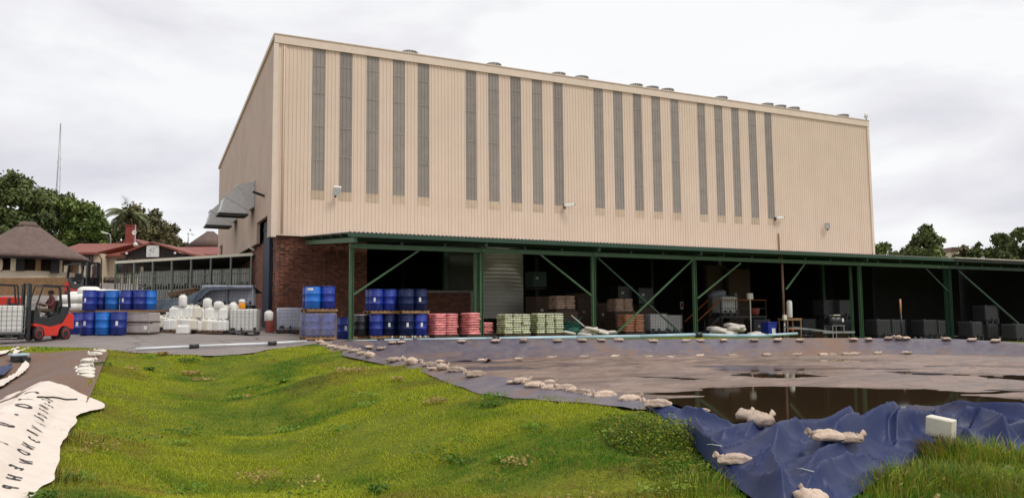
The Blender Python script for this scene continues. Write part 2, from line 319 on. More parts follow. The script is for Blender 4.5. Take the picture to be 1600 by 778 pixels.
# ------------------------------------------------------------------ mesh helpers
class MB:
    def __init__(s): s.bm = bmesh.new()
    def _tf(s, vs, M_): 
        for v in vs: v.co = M_ @ v.co
    def box(s, c, size, rot=None, mi=0, bev=0):
        n0 = len(s.bm.faces); r = bmesh.ops.create_cube(s.bm, size=1); vs = r['verts']
        for v in vs: v.co = Vector((v.co.x*size[0], v.co.y*size[1], v.co.z*size[2]))
        if bev:
            ed = list({e_ for v in vs for e_ in v.link_edges})
            r2 = bmesh.ops.bevel(s.bm, geom=ed, offset=bev, segments=2, affect='EDGES', profile=.5)
            vs = list({v for f in s.bm.faces[:] if f.index == -1 or True for v in f.verts} & set(r2['verts']) | {v for v in vs if v.is_valid})
        M_ = Matrix.Translation(c)
        if rot is not None: M_ = M_ @ (rot.to_4x4() if not isinstance(rot, tuple) else Matrix.Rotation(rot[2], 4, 'Z') @ Matrix.Rotation(rot[1], 4, 'Y') @ Matrix.Rotation(rot[0], 4, 'X'))
        s._tf(vs, M_)
        s.bm.faces.ensure_lookup_table()
        if mi:
            for f in s.bm.faces[n0:]: f.material_index = mi
        return s
    def bar(s, a, b, w, h=None, mi=0):
        a = Vector(a); b = Vector(b); d_ = b-a; L_ = d_.length; h = h or w
        z = d_.normalized(); up = Vector((0, 0, 1)) if abs(z.z) < .95 else Vector((0, 1, 0))
        x = up.cross(z).normalized(); y = z.cross(x)
        rot = Matrix((x, y, z)).transposed()
        return s.box((a+b)/2, (w, h, L_), rot, mi)
    def tube(s, pts, r, n=8, mi=0, cap=True):
        pts = [Vector(p) for p in pts]; rings = []; rr = r if isinstance(r, (list, tuple)) else [r]*len(pts)
        for i, p in enumerate(pts):
            t = (pts[min(i+1, len(pts)-1)]-pts[max(i-1, 0)]).normalized()
            up = Vector((0, 0, 1)) if abs(t.z) < .9 else Vector((1, 0, 0)); x = up.cross(t).normalized(); y = t.cross(x)
            rings.append([s.bm.verts.new(p+(x*math.cos(2*math.pi*k/n)+y*math.sin(2*math.pi*k/n))*rr[i]) for k in range(n)])
        for a, b in zip(rings, rings[1:]):
            for k in range(n):
                f = s.bm.faces.new((a[k], a[(k+1) % n], b[(k+1) % n], b[k])); f.material_index = mi; f.smooth = True
        if cap:
            for rg in (rings[0][::-1], rings[-1]):
                f = s.bm.faces.new(rg); f.material_index = mi
        return s
    def lathe(s, prof, n=20, c=(0, 0, 0), mi=0, axis='Z', smooth=True):
        c = Vector(c); rings = []
        for r, z in prof:
            ring = []
            for k in range(n):
                a = 2*math.pi*k/n; v = Vector((r*math.cos(a), r*math.sin(a), z))
                if axis == 'Y': v = Vector((v.x, -v.z, v.y))
                if axis == 'X': v = Vector((v.z, v.x, v.y))
                ring.append(s.bm.verts.new(c+v))
            rings.append(ring)
        for a, b in zip(rings, rings[1:]):
            for k in range(n):
                f = s.bm.faces.new((a[k], a[(k+1) % n], b[(k+1) % n], b[k])); f.material_index = mi; f.smooth = smooth
        for rg in (rings[0][::-1], rings[-1]):
            try: f = s.bm.faces.new(rg); f.material_index = mi
            except ValueError: pass
        return s
    def pillow(s, c, size, p=.45, nu=10, nv=6, rot=0, mi=0, wob=.06, seed=0):
        rg = random.Random(seed); c = Vector(c); ph = [rg.uniform(0, 6.28) for _ in range(4)]; rings = []
        pw = lambda v, e_: math.copysign(abs(v)**e_, v)
        for j in range(nv+1):
            th = -math.pi/2+math.pi*j/nv; ring = []
            for i in range(nu):
                a = 2*math.pi*i/nu; w = 1+wob*math.sin(2*a+ph[0]+th*1.5)+wob*math.sin(3*a+ph[1]-th)
                x = pw(math.cos(th), .6)*pw(math.cos(a), p)*w*size[0]/2; y = pw(math.cos(th), .6)*pw(math.sin(a), p)*w*size[1]/2
                z = pw(math.sin(th), .7)*size[2]/2*(1+wob*math.sin(a+ph[2]))
                ring.append(s.bm.verts.new(c+Vector((x*math.cos(rot)-y*math.sin(rot), x*math.sin(rot)+y*math.cos(rot), z))))
            rings.append(ring)
        for a, b in zip(rings, rings[1:]):
            for k in range(nu):
                f = s.bm.faces.new((a[k], a[(k+1) % nu], b[(k+1) % nu], b[k])); f.material_index = mi; f.smooth = True
        return s
    def poly(s, pts, mi=0):
        f = s.bm.faces.new([s.bm.verts.new(p) for p in pts]); f.material_index = mi; return s
    def prism(s, pts, ext, mi=0):
        ext = Vector(ext); a = [s.bm.verts.new(p) for p in pts]; b = [s.bm.verts.new(Vector(p)+ext) for p in pts]; n = len(pts)
        fs = [s.bm.faces.new(a[::-1]), s.bm.faces.new(b)]+[s.bm.faces.new((a[i], a[(i+1) % n], b[(i+1) % n], b[i])) for i in range(n)]
        for f in fs: f.material_index = mi
        return s
    def mesh(s, name, mats, uv=False):
        bmesh.ops.recalc_face_normals(s.bm, faces=s.bm.faces[:])
        if uv:
            l = s.bm.loops.layers.uv.new('UVMap')
            for f in s.bm.faces:
                n = f.normal; ax = max(range(3), key=lambda k: abs(n[k]))
                for lp in f.loops:
                    p = lp.vert.co; lp[l].uv = ((p.y, p.z), (p.x, p.z), (p.x, p.y))[ax]
        me = bpy.data.meshes.new(name); s.bm.to_mesh(me); s.bm.free()
        for m_ in (mats if isinstance(mats, (list, tuple)) else [mats]): me.materials.append(MT[m_])
        return me

def link(name, me, parent=None, loc=None, rz=0):
    o = bpy.data.objects.new(name, me); COL.objects.link(o)
    if parent is not None: o.parent = parent
    if loc is not None: o.location = loc
    if rz: o.rotation_euler.z = rz
    return o
def part(name, mb, mats, parent, uv=False, loc=None):
    return link(name, mb.mesh(name, mats, uv) if isinstance(mb, MB) else mb, parent, loc)
def tag(o, label, cat, group=None):
    o['label'] = label; o['category'] = cat
    if group: o['group'] = group
    return o
def thing(name, loc, rz, label, cat, group=None):
    o = bpy.data.objects.new(name, None); COL.objects.link(o); o.location = loc; o.rotation_euler = (0, 0, rz); o.empty_display_size = .2
    return tag(o, label, cat, group)
def single(name, mb, mats, label, cat, group=None, loc=None, rz=0, uv=False):
    return tag(link(name, mb.mesh(name, mats, uv), None, loc, rz), label, cat, group)
def struct(name, me):
    o = link(name, me); o['kind'] = 'structure'; return o
KIDS = {}
def copy_tree(root, loc, rz, label, group=None, scale=None):
    r = root.copy(); COL.objects.link(r); r.location = loc; r.rotation_euler = (0, 0, rz); r['label'] = label
    if group: r['group'] = group
    if scale: r.scale = scale
    for ch in root.children:
        c = ch.copy(); COL.objects.link(c); c.parent = r
        for g in ch.children:
            g2 = g.copy(); COL.objects.link(g2); g2.parent = c
    return r
class Proto:
    """first call places the original, later calls place copies"""
    def __init__(s, fn): s.fn = fn; s.o = None
    def put(s, loc, rz, label, group=None, scale=None):
        if s.o is None:
            s.o = s.fn(); s.o.location = loc; s.o.rotation_euler = (0, 0, rz); s.o['label'] = label
            if group: s.o['group'] = group
            if scale: s.o.scale = scale
            return s.o
        return copy_tree(s.o, loc, rz, label, group, scale)
ORD = 'first second third fourth fifth sixth seventh eighth ninth tenth eleventh twelfth thirteenth fourteenth fifteenth sixteenth seventeenth eighteenth nineteenth twentieth'.split()
ORD += ['twenty-'+w for w in ORD[:9]]+['thirtieth']+['thirty-'+w for w in ORD[:9]]
def npmesh(name, V, Fq, mats, smooth=True, attrs=None):
    me = bpy.data.meshes.new(name); V = np.asarray(V, np.float32); Fq = np.asarray(Fq, np.int32); k = Fq.shape[1]
    me.vertices.add(len(V)); me.vertices.foreach_set('co', V.ravel())
    me.loops.add(Fq.size); me.loops.foreach_set('vertex_index', Fq.ravel())
    me.polygons.add(len(Fq)); me.polygons.foreach_set('loop_start', np.arange(0, Fq.size, k, dtype=np.int32))
    me.polygons.foreach_set('use_smooth', np.full(len(Fq), smooth))
    for nm, (dom, typ, data) in (attrs or {}).items():
        a = me.attributes.new(nm, typ, dom)
        a.data.foreach_set('color' if 'COLOR' in typ else 'value', np.asarray(data, np.float32).ravel())
    me.update(calc_edges=True); me.validate()
    for m_ in (mats if isinstance(mats, (list, tuple)) else [mats]): me.materials.append(MT[m_])
    return me
def gridfaces(nr, nc):
    i = np.arange(nr*nc).reshape(nr, nc)
    return np.stack([i[:-1, :-1], i[:-1, 1:], i[1:, 1:], i[1:, :-1]], -1).reshape(-1, 4)

# ================================================================== GROUND
CR = [(510, 540, .12), (560, 552, .05), (640, 567, 0.), (730, 582, -.05), (830, 600, -.1), (925, 612, -.15), (985, 621, -.2), (1045, 632, -.2)]
CREST = [tuple(atz(*c)) for c in CR]
NEAR = [tuple(atz(*c)) for c in [(1120, 642, -.25), (1250, 648, -.28), (1400, 650, -.28), (1600, 662, -.3), (1800, 672, -.3)]]
FAR = [tuple(at(*c)) for c in [(503, 537, 28.3), (530, 534.5, 30.2), (570, 533, 31.4), (700, 531, 31.6), (800, 530, 31.9), (1000, 531, 32.2), (1150, 530, 32.4), (1300, 529, 32.4), (1400, 530, 31.8), (1500, 531, 30.8), (1600, 537, 29.4), (1750, 548, 27.5)]]
POND = CREST+NEAR+FAR[::-1]
# left pond frame
LA = np.array([-.432, .902]); LA /= np.linalg.norm(LA); LN = np.array([-LA[1], LA[0]])   # LN points into the left pond
L0 = np.array([-1.36, .75])
def lp(t, w): q = L0+LA*t+LN*w; return ud(q[0], q[1])
LT0, LT1 = 0., 24.2
def lrim(t): return np.interp(t, [0, 6, 12, 15, 19, 24], [-.33, -.33, -.31, -.24, -.06, .10])

G = []
def gp(px, py, z): p = atz(px, py, z); G.append((p.x, p.y, z))
for c in CREST: G.append(c)
for c in NEAR: G.append(c)
for c in FAR: G.append(c)
for c in [(210, 551, .04), (330, 554, 0.), (400, 550, .04), (470, 541, .1), (270, 552, .02), (150, 548, .09)]: gp(*c)
for c in [(300, 572, -.27), (330, 600, -.70), (360, 640, -.97), (400, 690, -1.10), (450, 778, -1.15), (240, 562, -.12), (400, 572, -.25), (420, 610, -.62),
          (600, 640, -.45), (700, 700, -.6), (800, 650, -.3), (900, 700, -.42), (900, 778, -.65), (700, 778, -.8), (1050, 778, -.55), (480, 590, -.26), (540, 580, -.10), (660, 610, -.25),
          (200, 620, -.42), (250, 700, -.74), (200, 778, -.62), (300, 778, -.92), (180, 590, -.25), (1050, 672, -.38), (1100, 715, -.45), (1150, 765, -.52), (1300, 790, -.5),
          (1400, 740, -.46), (1400, 700, -.42), (1500, 700, -.40), (1600, 700, -.40), (1500, 778, -.5), (1600, 778, -.5), (1700, 760, -.5)]: gp(*c)
for t in np.linspace(0, 23, 12):
    p = lp(t, -.1); G.append((p[0], p[1], float(lrim(t))-.02))
for x, z in [(8.4, .14), (14.2, .13), (20, .12), (26, .02), (32, -.2), (38, -.38), (46, -.5), (50, -.75), (60, -1.0), (90, -1.0)]:
    for Y, a in ((31.4, 0), (36, .0), (42, .05), (56, .1)): G.append((x, Y, z+a))
for px in (-250, -100, 50, 180, 300):
    for dd, z in ((31, .42), (36, .55), (45, 1.3), (55, 2.6), (65, 3.9), (75, 4.5), (110, 5.2)):
        p = at(px, 500, dd); G.append((p.x, p.y, z))
for px, dd, z in [(138, 30.5, .44), (70, 28.6, .18), (0, 28.4, .18), (-80, 28.4, .2), (200, 28, .28), (300, 28, .2), (383, 34.7, .24), (453, 36.5, .38), (300, 33, .36), (330, 25, .08), (420, 30, .2)]:
    p = at(px, 500, dd); G.append((p.x, p.y, z))
for a in range(0, 360, 30):
    for rr in (300, 900):
        x, y = rr*math.sin(R_(a)), rr*math.cos(R_(a)); G.append((x, y, 4 if (a >= 300 or a == 0) else -.5))
for x, y, z in [(-3, -3, -.7), (3, -4, -.7), (8, 0, -.5), (0, 3, -.8), (20, -3, -.5), (-8, -4, -.5), (70, 10, -.3), (60, 60, .2), (30, 75, .5), (80, 45, -.4)]: G.append((x, y, z))
G = np.array(G)
D_ = np.hypot(G[:, None, 0]-G[None, :, 0], G[:, None, 1]-G[None, :, 1])
n_ = len(G); A_ = np.zeros((n_+1, n_+1)); A_[:n_, :n_] = -D_-np.eye(n_)*.25*0-0; A_[:n_, :n_] += np.eye(n_)*.12; A_[:n_, n_] = 1; A_[n_, :n_] = 1
WT = np.linalg.solve(A_, np.r_[G[:, 2], 0])
def zbase(x, y):
    x = np.asarray(x, float); y = np.asarray(y, float); o = np.full(x.shape, WT[-1])
    for i in range(n_): o = o-WT[i]*np.sqrt((x-G[i, 0])**2+(y-G[i, 1])**2+.3)
    return o
def zoff_fix():
    return 0
def left_w(x, y):
    u = x*RH[0]+y*RH[1]-L0[0]; d_ = x*FH[0]+y*FH[1]-L0[1]
    return u*LA[0]+d_*LA[1], u*LN[0]+d_*LN[1]
def leftz(t, w):
    """surface of the left pond: rim mound, bank down to the left, far bank"""
    z = lrim(t); mound = np.interp(t, [0, 12.5, 16.2, 30], [.20, .20, .04, 0.])
    up = mound*np.clip(np.sin(np.clip(w/.9, 0, 1)*math.pi), 0, 1)
    dn = -np.interp(t, [11.5, 15], [.62, .34])*np.clip(w-.55, 0, 3.2)-.02*np.clip(w-3.75, 0, 10)
    a = z+up+dn
    b = .10-.20*np.clip(LT1-t, 0, 9)
    return np.maximum(np.maximum(a, -1.35), b)
def hit(px, py, fn, d0=3., d1=60., n=170):
    v = ray(px, py)
    for q in range(2):
        dd = np.linspace(d0, d1, n); P = O3[None]+dd[:, None]*v[None]
        k = np.where(P[:, 2] <= fn(P[:, 0], P[:, 1]))[0]; i = max(1, k[0]) if len(k) else n-1
        d0, d1, n = dd[i-1], dd[i], 24
    return Vector(P[i])
OUT = [(1008, 637), (1042, 664), (1085, 700), (1112, 735), (1150, 765), (1215, 812), (1290, 806), (1335, 782), (1392, 744), (1440, 716), (1482, 702), (1540, 706), (1620, 714), (1760, 726)]
INN = [(1018, 622), (1048, 626), (1090, 629), (1130, 630), (1170, 631), (1220, 632), (1275, 633), (1330, 634), (1390, 635), (1440, 636), (1500, 638), (1560, 641), (1620, 644), (1780, 654)]
Op = [hit(a, b, zbase) for a, b in OUT]; Ip = []
for (a, b), o in zip(INN, Op):
    q = at(a, b, 11.6); Ip.append(Vector((q.x, q.y, -.72)))
CPOLY = [tuple(p)[:2] for p in Op]+[tuple(p)[:2] for p in Ip[::-1]]
def zt(x, y):
    x = np.atleast_1d(np.asarray(x, float)); y = np.atleast_1d(np.asarray(y, float)); z = zbase(x, y)
    dd = np.hypot(x, y); z = z+np.where(dd < 27, 1, 0)*((fbm(x*.9, y*.9, 3)-.5)*.10+(fbm(x*3, y*3, 9, 3)-.5)*.035)
    cin = pip(x, y, CPOLY)
    if cin.any():
        cd0, _ = pdist(x[cin], y[cin], CPOLY, True); z[cin] -= np.minimum(.32, cd0*.7)
    ins = pip(x, y, POND)
    if ins.any():
        d0, rz_ = pdist(x[ins], y[ins], POND, True); z[ins] = np.minimum(z[ins], rz_-.05)-np.minimum(1.2, d0*1.2)
    t, w = left_w(x, y); m = (w > 0) & (t > -6) & (t < LT1) & (w < 40)
    z = np.where(m, np.minimum(z, leftz(t, w)-.12), z)
    return z
def zg(x, y): return float(zt(np.array([x]), np.array([y]))[0])
def gnd(px, dd):
    p = at(px, 500, dd); return Vector((p.x, p.y, zg(p.x, p.y)+.03))

xs = np.unique(np.r_[np.linspace(-900, -60, 15), np.arange(-60, -14, 3.), np.arange(-14, 26, .25), np.arange(26, 54, .5), np.arange(54, 100, 4), np.linspace(100, 900, 14)])
ys = np.unique(np.r_[np.linspace(-300, -20, 8), np.arange(-20, 2, 2.), np.arange(2, 34, .25), np.arange(34, 62, 1.), np.arange(62, 120, 4), np.linspace(120, 1500, 16)])
X, Y = np.meshgrid(xs, ys); Z = zt(X.ravel(), Y.ravel()).reshape(X.shape)
FRONT = [tuple(atz(*c)) for c in [(-500, 538, .17), (-150, 541, .16), (0, 542.5, .14), (150, 546.5, .09), (210, 551, .04), (270, 552.5, .02), (330, 554, 0.), (400, 550, .04), (470, 541, .1), (492, 537, .12)]]
PAVE = [(p[0], p[1]) for p in FRONT]+[(8.2, 31.15), (100, 31.15), (100, 130), (-140, 130)]
# paving gets its own clean-edged sheet; the ground lies a little lower beneath it
inp = pip(X, Y, PAVE); pd, _ = pdist(X, Y, [p+(0,) for p in PAVE], True)
Zg = np.where(inp, Z-np.minimum(.10, pd*.5), Z)
struct('ground', npmesh('ground', np.stack([X, Y, Zg], -1).reshape(-1, 3), gridfaces(len(ys), len(xs)), 'ground'))
# paving: strips running back from the front edge
fr, _ = resample([(p[0], p[1], 0) for p in FRONT]+[(8.2, 31.15, 0), (100, 31.15, 0)], .4)
rows = [0, .25, .6, 1, 1.5, 2, 3, 4, 5, 6.5, 8, 10, 12, 14, 17, 20, 24, 28, 33, 38, 44, 50, 60, 75, 95]
PV = []
for k, a in enumerate(rows):
    x = fr[:, 0]; y = fr[:, 1]+a
    PV.append(np.stack([x, y, zt(x, y)+.02], 1))
struct('yard_paving', npmesh('yard_paving', np.concatenate(PV), gridfaces(len(rows), len(fr)), 'paving'))

# ------------------------------------------------------------------ main pond
WATER = -.62
rim, sarc = resample(CREST[::-1]+FAR, .2)
rim = np.stack([smooth(rim[:, k], 6) for k in range(3)], 1)
tg = np.gradient(rim[:, :2], axis=0); tg /= np.linalg.norm(tg, axis=1)[:, None]
nrm = np.stack([tg[:, 1], -tg[:, 0]], 1); nrm = np.stack([smooth(nrm[:, k], 12) for k in range(2)], 1); nrm /= np.linalg.norm(nrm, axis=1)[:, None]
prof = [(-.42, -.05), (-.2, .02), (0, .035), (.12, .0), (.25, -.06), (.4, -.14), (.6, -.25), (.8, -.36), (1.0, -.46), (1.25, -.57), (1.5, -.66), (1.9, -.74)]
VV = []; muda = []
for j, (w, dz) in enumerate(prof):
    wr = np.abs(fbm(sarc*1.1+w*.6, sarc*0+w*.7, 21, 3)-.5)*2; wr2 = fbm(sarc*3.1+w*1.1, w*2+sarc*0, 5, 3)-.5
    k = np.clip(w/.4, 0, 1); z = rim[:, 2]+dz+k*(wr*.16-.04+wr2*.06)
    gb_ = np.clip(1-sarc/6.5, 0, 1)**.7*np.clip(sarc/1.6+.12, 0, 1); wv_ = w*(1+1.9*gb_) if w < 0 else w+0*gb_
    if w < 0:
        zz_ = zt(rim[:, 0]+nrm[:, 0]*wv_, rim[:, 1]+nrm[:, 1]*wv_)+(.02 if w < -.3 else .05)+wr*.03; z = np.where(gb_ > .02, np.minimum(z+.1, zz_), z)
    VV.append(np.stack([rim[:, 0]+nrm[:, 0]*wv_, rim[:, 1]+nrm[:, 1]*wv_, z], 1))
    b = fbm(sarc*.22, sarc*0+w*.3, 77, 3)
    px_along = sarc/sarc[-1]
    orange = np.exp(-((px_along-.80)/.045)**2)*.9
    left = np.exp(-((px_along-.385)/.05)**2)*.6
    muda.append(np.clip(orange+left+(b-.5)*.8-.1, -.25, 1)+ (.35 if w > .9 else 0)*1.0)
me = npmesh('pond_liner', np.concatenate(VV), gridfaces(len(prof), len(rim))[:, ::-1], 'liner', attrs={'mud': ('POINT', 'FLOAT', np.concatenate(muda))})
tag(link('pond_liner', me), 'dirty purple-grey liner sheet along the far and left banks of the big pond', 'pond liner')
def inset(poly, a):
    c = np.mean(np.array(poly)[:, :2], 0); o = []
    for p in poly:
        v = np.array(p[:2])-c; l = np.linalg.norm(v); o.append(tuple(c+v*(l-a)/l))
    return o
wp = inset(POND, .15)
mbw = MB(); mbw.poly([(p[0], p[1], WATER) for p in wp]); bmesh.ops.triangulate(mbw.bm, faces=mbw.bm.faces[:])
struct('pond_water', mbw.mesh('pond_water', 'water'))
WP = [[(1000, 613), (1090, 606), (1180, 601), (1280, 600), (1380, 606), (1480, 611), (1600, 622), (1800, 632), (1800, 690), (1000, 690)],
      [(1085, 571), (1140, 569), (1200, 571), (1300, 572), (1380, 577), (1300, 581), (1250, 585), (1290, 589), (1180, 591), (1110, 584)],
      [(1330, 578), (1420, 577), (1500, 583), (1620, 590), (1760, 600), (1760, 606), (1600, 597), (1480, 589), (1390, 586)],
      [(940, 581), (1000, 580), (1030, 583), (990, 586)], [(865, 569), (905, 567), (915, 571), (875, 573)], [(1520, 606), (1600, 608), (1700, 616), (1600, 613)], [(620, 565), (760, 562), (800, 566), (700, 569)], [(1010, 590), (1100, 592), (1190, 596), (1090, 598)], [(1200, 561), (1330, 560), (1420, 563), (1290, 566)], [(1450, 569), (1600, 573), (1720, 580), (1560, 578)], [(700, 574), (780, 572), (830, 575), (760, 578)]]
WPW = [[tuple(atz(a, b, WATER))[:2] for a, b in p] for p in WP]
us = np.arange(-12, 34, .16); ds = np.arange(8, 34, .14); U, Dq = np.meshgrid(us, ds)
mxx = U*RH[0]+Dq*FH[0]; myy = U*RH[1]+Dq*FH[1]
sd = np.full(U.shape, -9.)
for p in WPW:
    q, _ = pdist(mxx, myy, [a+(0,) for a in p], True); sd = np.maximum(sd, np.where(pip(mxx, myy, p), q, -q))
sd = sd+(fbm(U*.28, Dq*1.9, 31, 6)-.5)*3.6
mz = WATER+np.clip(-sd*.05, -.08, .10)+(fbm(U*.5, Dq*1.8, 41, 5)-.47)*.085+(fbm(U*2.2, Dq*5, 43, 3)-.5)*.02
mz = np.where(sd > .5, np.minimum(mz, WATER-.02), mz)
fq = gridfaces(*U.shape); inr = pip(mxx, myy, inset(POND, .35)).ravel(); fq = fq[inr[fq].all(1)]
used = np.unique(fq); rem = np.full(U.size, -1); rem[used] = np.arange(len(used))
struct('pond_mud', npmesh('pond_mud', np.stack([mxx.ravel(), myy.ravel(), mz.ravel()], 1)[used], rem[fq], 'mud'))

# crumpled blue liner over the near bank
NS, NW = 460, 230
def lerp_poly(P, n):
    a, _ = resample([tuple(p) for p in P], .001) if False else (np.array([tuple(p) for p in P]), 0)
    s = np.linspace(0, len(a)-1, n); return np.stack([np.interp(s, np.arange(len(a)), a[:, k]) for k in range(3)], 1)
oa = np.stack([smooth(lerp_poly(Op, NS)[:, k], 8) for k in range(3)], 1); ia = np.stack([smooth(lerp_poly(Ip, NS)[:, k], 8) for k in range(3)], 1)
T = np.linspace(0, 1, NW)[:, None]; Sg = np.linspace(0, 1, NS)[None]
cx = oa[None, :, 0]*(1-T)+ia[None, :, 0]*T; cy = oa[None, :, 1]*(1-T)+ia[None, :, 1]*T
cz0 = np.interp(T[:, 0], [0, .2, .6, .8, .9, 1], [0, .0, .0, .0, -.25, -.6])[:, None]
gz = zbase(cx.ravel(), cy.ravel()).reshape(cx.shape)
gzs = np.where(T < .6, gz, np.minimum(gz, -.30))-.06*np.clip((T-.3)/.3, 0, 1)
cu = cx*RH[0]+cy*RH[1]; cd = cx*FH[0]+cy*FH[1]
amp = np.clip(T/.05, 0, 1)*np.clip((1.0-T)/.12, .1, 1)*np.clip(Sg/.05+.15, 0, 1)
FOLDS = [([(1080, 663), (1107, 700), (1130, 726), (1158, 760)], .10, .10), ([(1206, 725), (1231, 698), (1274, 693), (1304, 688), (1350, 672)], .20, .20),
  ([(1202, 727), (1216, 758), (1228, 782)], .15, .12), ([(1160, 686), (1206, 669), (1232, 655), (1262, 648)], .13, .16), ([(1122, 690), (1160, 676), (1185, 668)], .08, .14),
  ([(1280, 727), (1308, 721), (1351, 699), (1399, 684), (1420, 672)], .22, .17), ([(1250, 752), (1299, 733), (1334, 709), (1384, 684)], .14, .12), ([(1225, 640), (1280, 637), (1308, 638), (1330, 650), (1371, 651)], .15, .13),
  ([(1352, 651), (1381, 641), (1408, 638), (1420, 645)], .13, .10), ([(1398, 653), (1435, 639), (1468, 636), (1505, 644), (1543, 657), (1600, 660), (1700, 666)], .20, .15),
  ([(1490, 670), (1528, 665), (1561, 680), (1595, 702)], .20, .13), ([(1401, 698), (1414, 675), (1455, 671), (1490, 678)], .20, .13), ([(1383, 700), (1388, 686), (1400, 680)], .10, .06),
  ([(1500, 680), (1539, 693), (1585, 709)], .12, .10), ([(1600, 690), (1640, 676), (1700, 680)], .2, .2), ([(1180, 750), (1195, 735), (1204, 728)], .10, .09), ([(1255, 775), (1290, 752), (1330, 738), (1362, 722)], .12, .10),
  ([(1060, 640), (1110, 652), (1150, 662)], .07, .12), ([(1330, 690), (1352, 676), (1388, 662), (1440, 655)], .13, .12), ([(1185, 705), (1225, 684), (1270, 672)], .09, .09), ([(1238, 712), (1262, 704), (1300, 706)], .07, .06), ([(1440, 664), (1500, 655), (1560, 668), (1620, 676)], .10, .10)]
zcb = lambda x, y: np.minimum(zbase(x, y), -.25)+.10
wob = fbm(cu*2.2, cd*2.2, 61, 3)-.5; wob2 = fbm(cu*5+3, cd*5, 63, 2)-.5
cz = gzs+cz0+.03+amp*(fbm(cu*.7+2, cd*.8, 91, 3)*.06)
fsum = np.zeros(cx.shape)
for fpx, fh, fw_ in FOLDS:
    P_ = [tuple(hit(a, b, zcb, 5, 16)) for a, b in fpx]; P_, _s = resample(P_, .12); P_ = np.stack([smooth(P_[:, k], 3) for k in range(3)], 1)
    best = np.full(cx.shape, 1e9); sgn = np.zeros(cx.shape); tt = np.zeros(cx.shape)
    for q in range(len(P_)-1):
        a, b = P_[q], P_[q+1]; dx, dy = b[0]-a[0], b[1]-a[1]; l2 = dx*dx+dy*dy+1e-9
        t = np.clip(((cx-a[0])*dx+(cy-a[1])*dy)/l2, 0, 1); ex, ey = cx-a[0]-t*dx, cy-a[1]-t*dy; qd = np.hypot(ex, ey); m = qd < best
        best = np.where(m, qd, best); tt = np.where(m, (q+t)/(len(P_)-1), tt)
        sgn = np.where(m, ex*FH[0]+ey*FH[1], sgn)            # >0: beyond the crest, <0: on the camera side
    dist = np.maximum(0, best+wob*.06); w_ = np.where(sgn > 0, fw_*1.5, fw_*.55)
    env = np.clip(np.minimum(tt, 1-tt)*5+.25, 0, 1)*(.85+.35*(fbm(cu*.9, cd*.9, 65, 2)-.5))
    fsum = np.maximum(fsum, fh*env*np.exp(-(dist/w_)**1.15))+.25*np.minimum(fsum, fh*env*np.exp(-(dist/w_)**1.15))
crs = np.exp(-np.abs(fbm(cu*1.3+wob*1.2, cd*2.4+wob*1.5, 75, 2)-.5)*16); crs2 = np.exp(-np.abs(fbm(cu*3.6+wob*2, cd*4.2, 79, 2)-.5)*14)
cz = cz+amp*np.interp(T, [0, .40, .60, .80], [1, 1, .62, .42])*np.interp(cu, [3.6, 5.5], [1, .62])*(fsum*2.0+crs*.034+crs2*.009+.07*np.clip(fbm(cu*1.1+5, cd*1.3, 97, 2)-.4, 0, 1))-np.clip((T-.45)*.55, 0, .20)
cmud = np.clip((T-.7)*.6, 0, .3)-.12+.5*np.exp(-((cu-5.1)/.5)**2-((cd-10.2)/.5)**2)
me = npmesh('crumpled_liner', np.stack([cx, cy, cz], -1).reshape(-1, 3), gridfaces(NW, NS), 'linerblue', attrs={'mud': ('POINT', 'FLOAT', np.broadcast_to(cmud, cx.shape))})
tag(link('crumpled_liner', me), 'crumpled deep blue plastic liner folded over the near bank of the big pond', 'pond liner')
_cxy = np.stack([cx.ravel(), cy.ravel()], 1); _czr = cz.ravel()
def zl(x, y):
    x = np.atleast_1d(np.asarray(x, float)); y = np.atleast_1d(np.asarray(y, float)); o = zt(x, y)
    m = pip(x, y, CPOLY)
    for i in np.where(m)[0]:
        k = np.argmin((_cxy[:, 0]-x[i])**2+(_cxy[:, 1]-y[i])**2); o[i] = max(o[i], _czr[k])
    # main liner
    pr = np.array(prof); d0, rz_ = pdist(x, y, [tuple(r) for r in rim[::3]]); ins = pip(x, y, POND)
    zz = rz_+np.interp(np.where(ins, d0, -d0), pr[:, 0], pr[:, 1])+.03*np.clip(d0, 0, 1)
    zz = np.where(ins, np.maximum(zz, -.56), zz)
    t_, w_ = left_w(x, y); lm_ = (w_ > 0) & (t_ > 13) & (t_ < LT1) & (w_ < 16); o = np.where(lm_, np.maximum(o, leftz(t_, w_)+.03), o)
    o = np.where(ins & ~m, np.maximum(o, zz), o); o = np.where(~ins & (d0 < .4) & ~m, np.maximum(o, zz), o)
    return o

# ------------------------------------------------------------------ left pond
ts = np.arange(13.2, LT1+1.0, .16); ws = np.r_[-.25, -.1, 0, .12, .3, np.arange(.5, 4, .25), np.arange(4, 18, .5)]
TT, WW = np.meshgrid(ts, ws); q = L0[None, None]+TT[..., None]*LA+WW[..., None]*LN
lx = q[..., 0]*RH[0]+q[..., 1]*FH[0]; ly = q[..., 0]*RH[1]+q[..., 1]*FH[1]
wr = np.abs(fbm(TT*.8-WW*.35, WW*.12, 33, 4)-.5)
lz = leftz(TT, np.maximum(WW, 0))+.02+np.clip(WW, 0, 1)*(wr*.16-.02)-np.where(WW < 0, .05, 0)
lm = np.clip(np.interp(WW, [0, 2.2, 3.6, 5.5], [.9, .75, .25, -.35])+np.interp(TT, [13, 16, 20, 24], [-.2, 0, .1, .1])+(fbm(TT*.5, WW*.5, 35)-.5)*.8, -.5, 1)
me = npmesh('left_pond_liner', np.stack([lx, ly, lz], -1).reshape(-1, 3), gridfaces(*TT.shape), 'linerleft', attrs={'mud': ('POINT', 'FLOAT', lm)})
o = link('lagoon_liner', me); tag(o, 'brown and grey liner sloping down into the left pond behind the white sheet', 'pond liner')
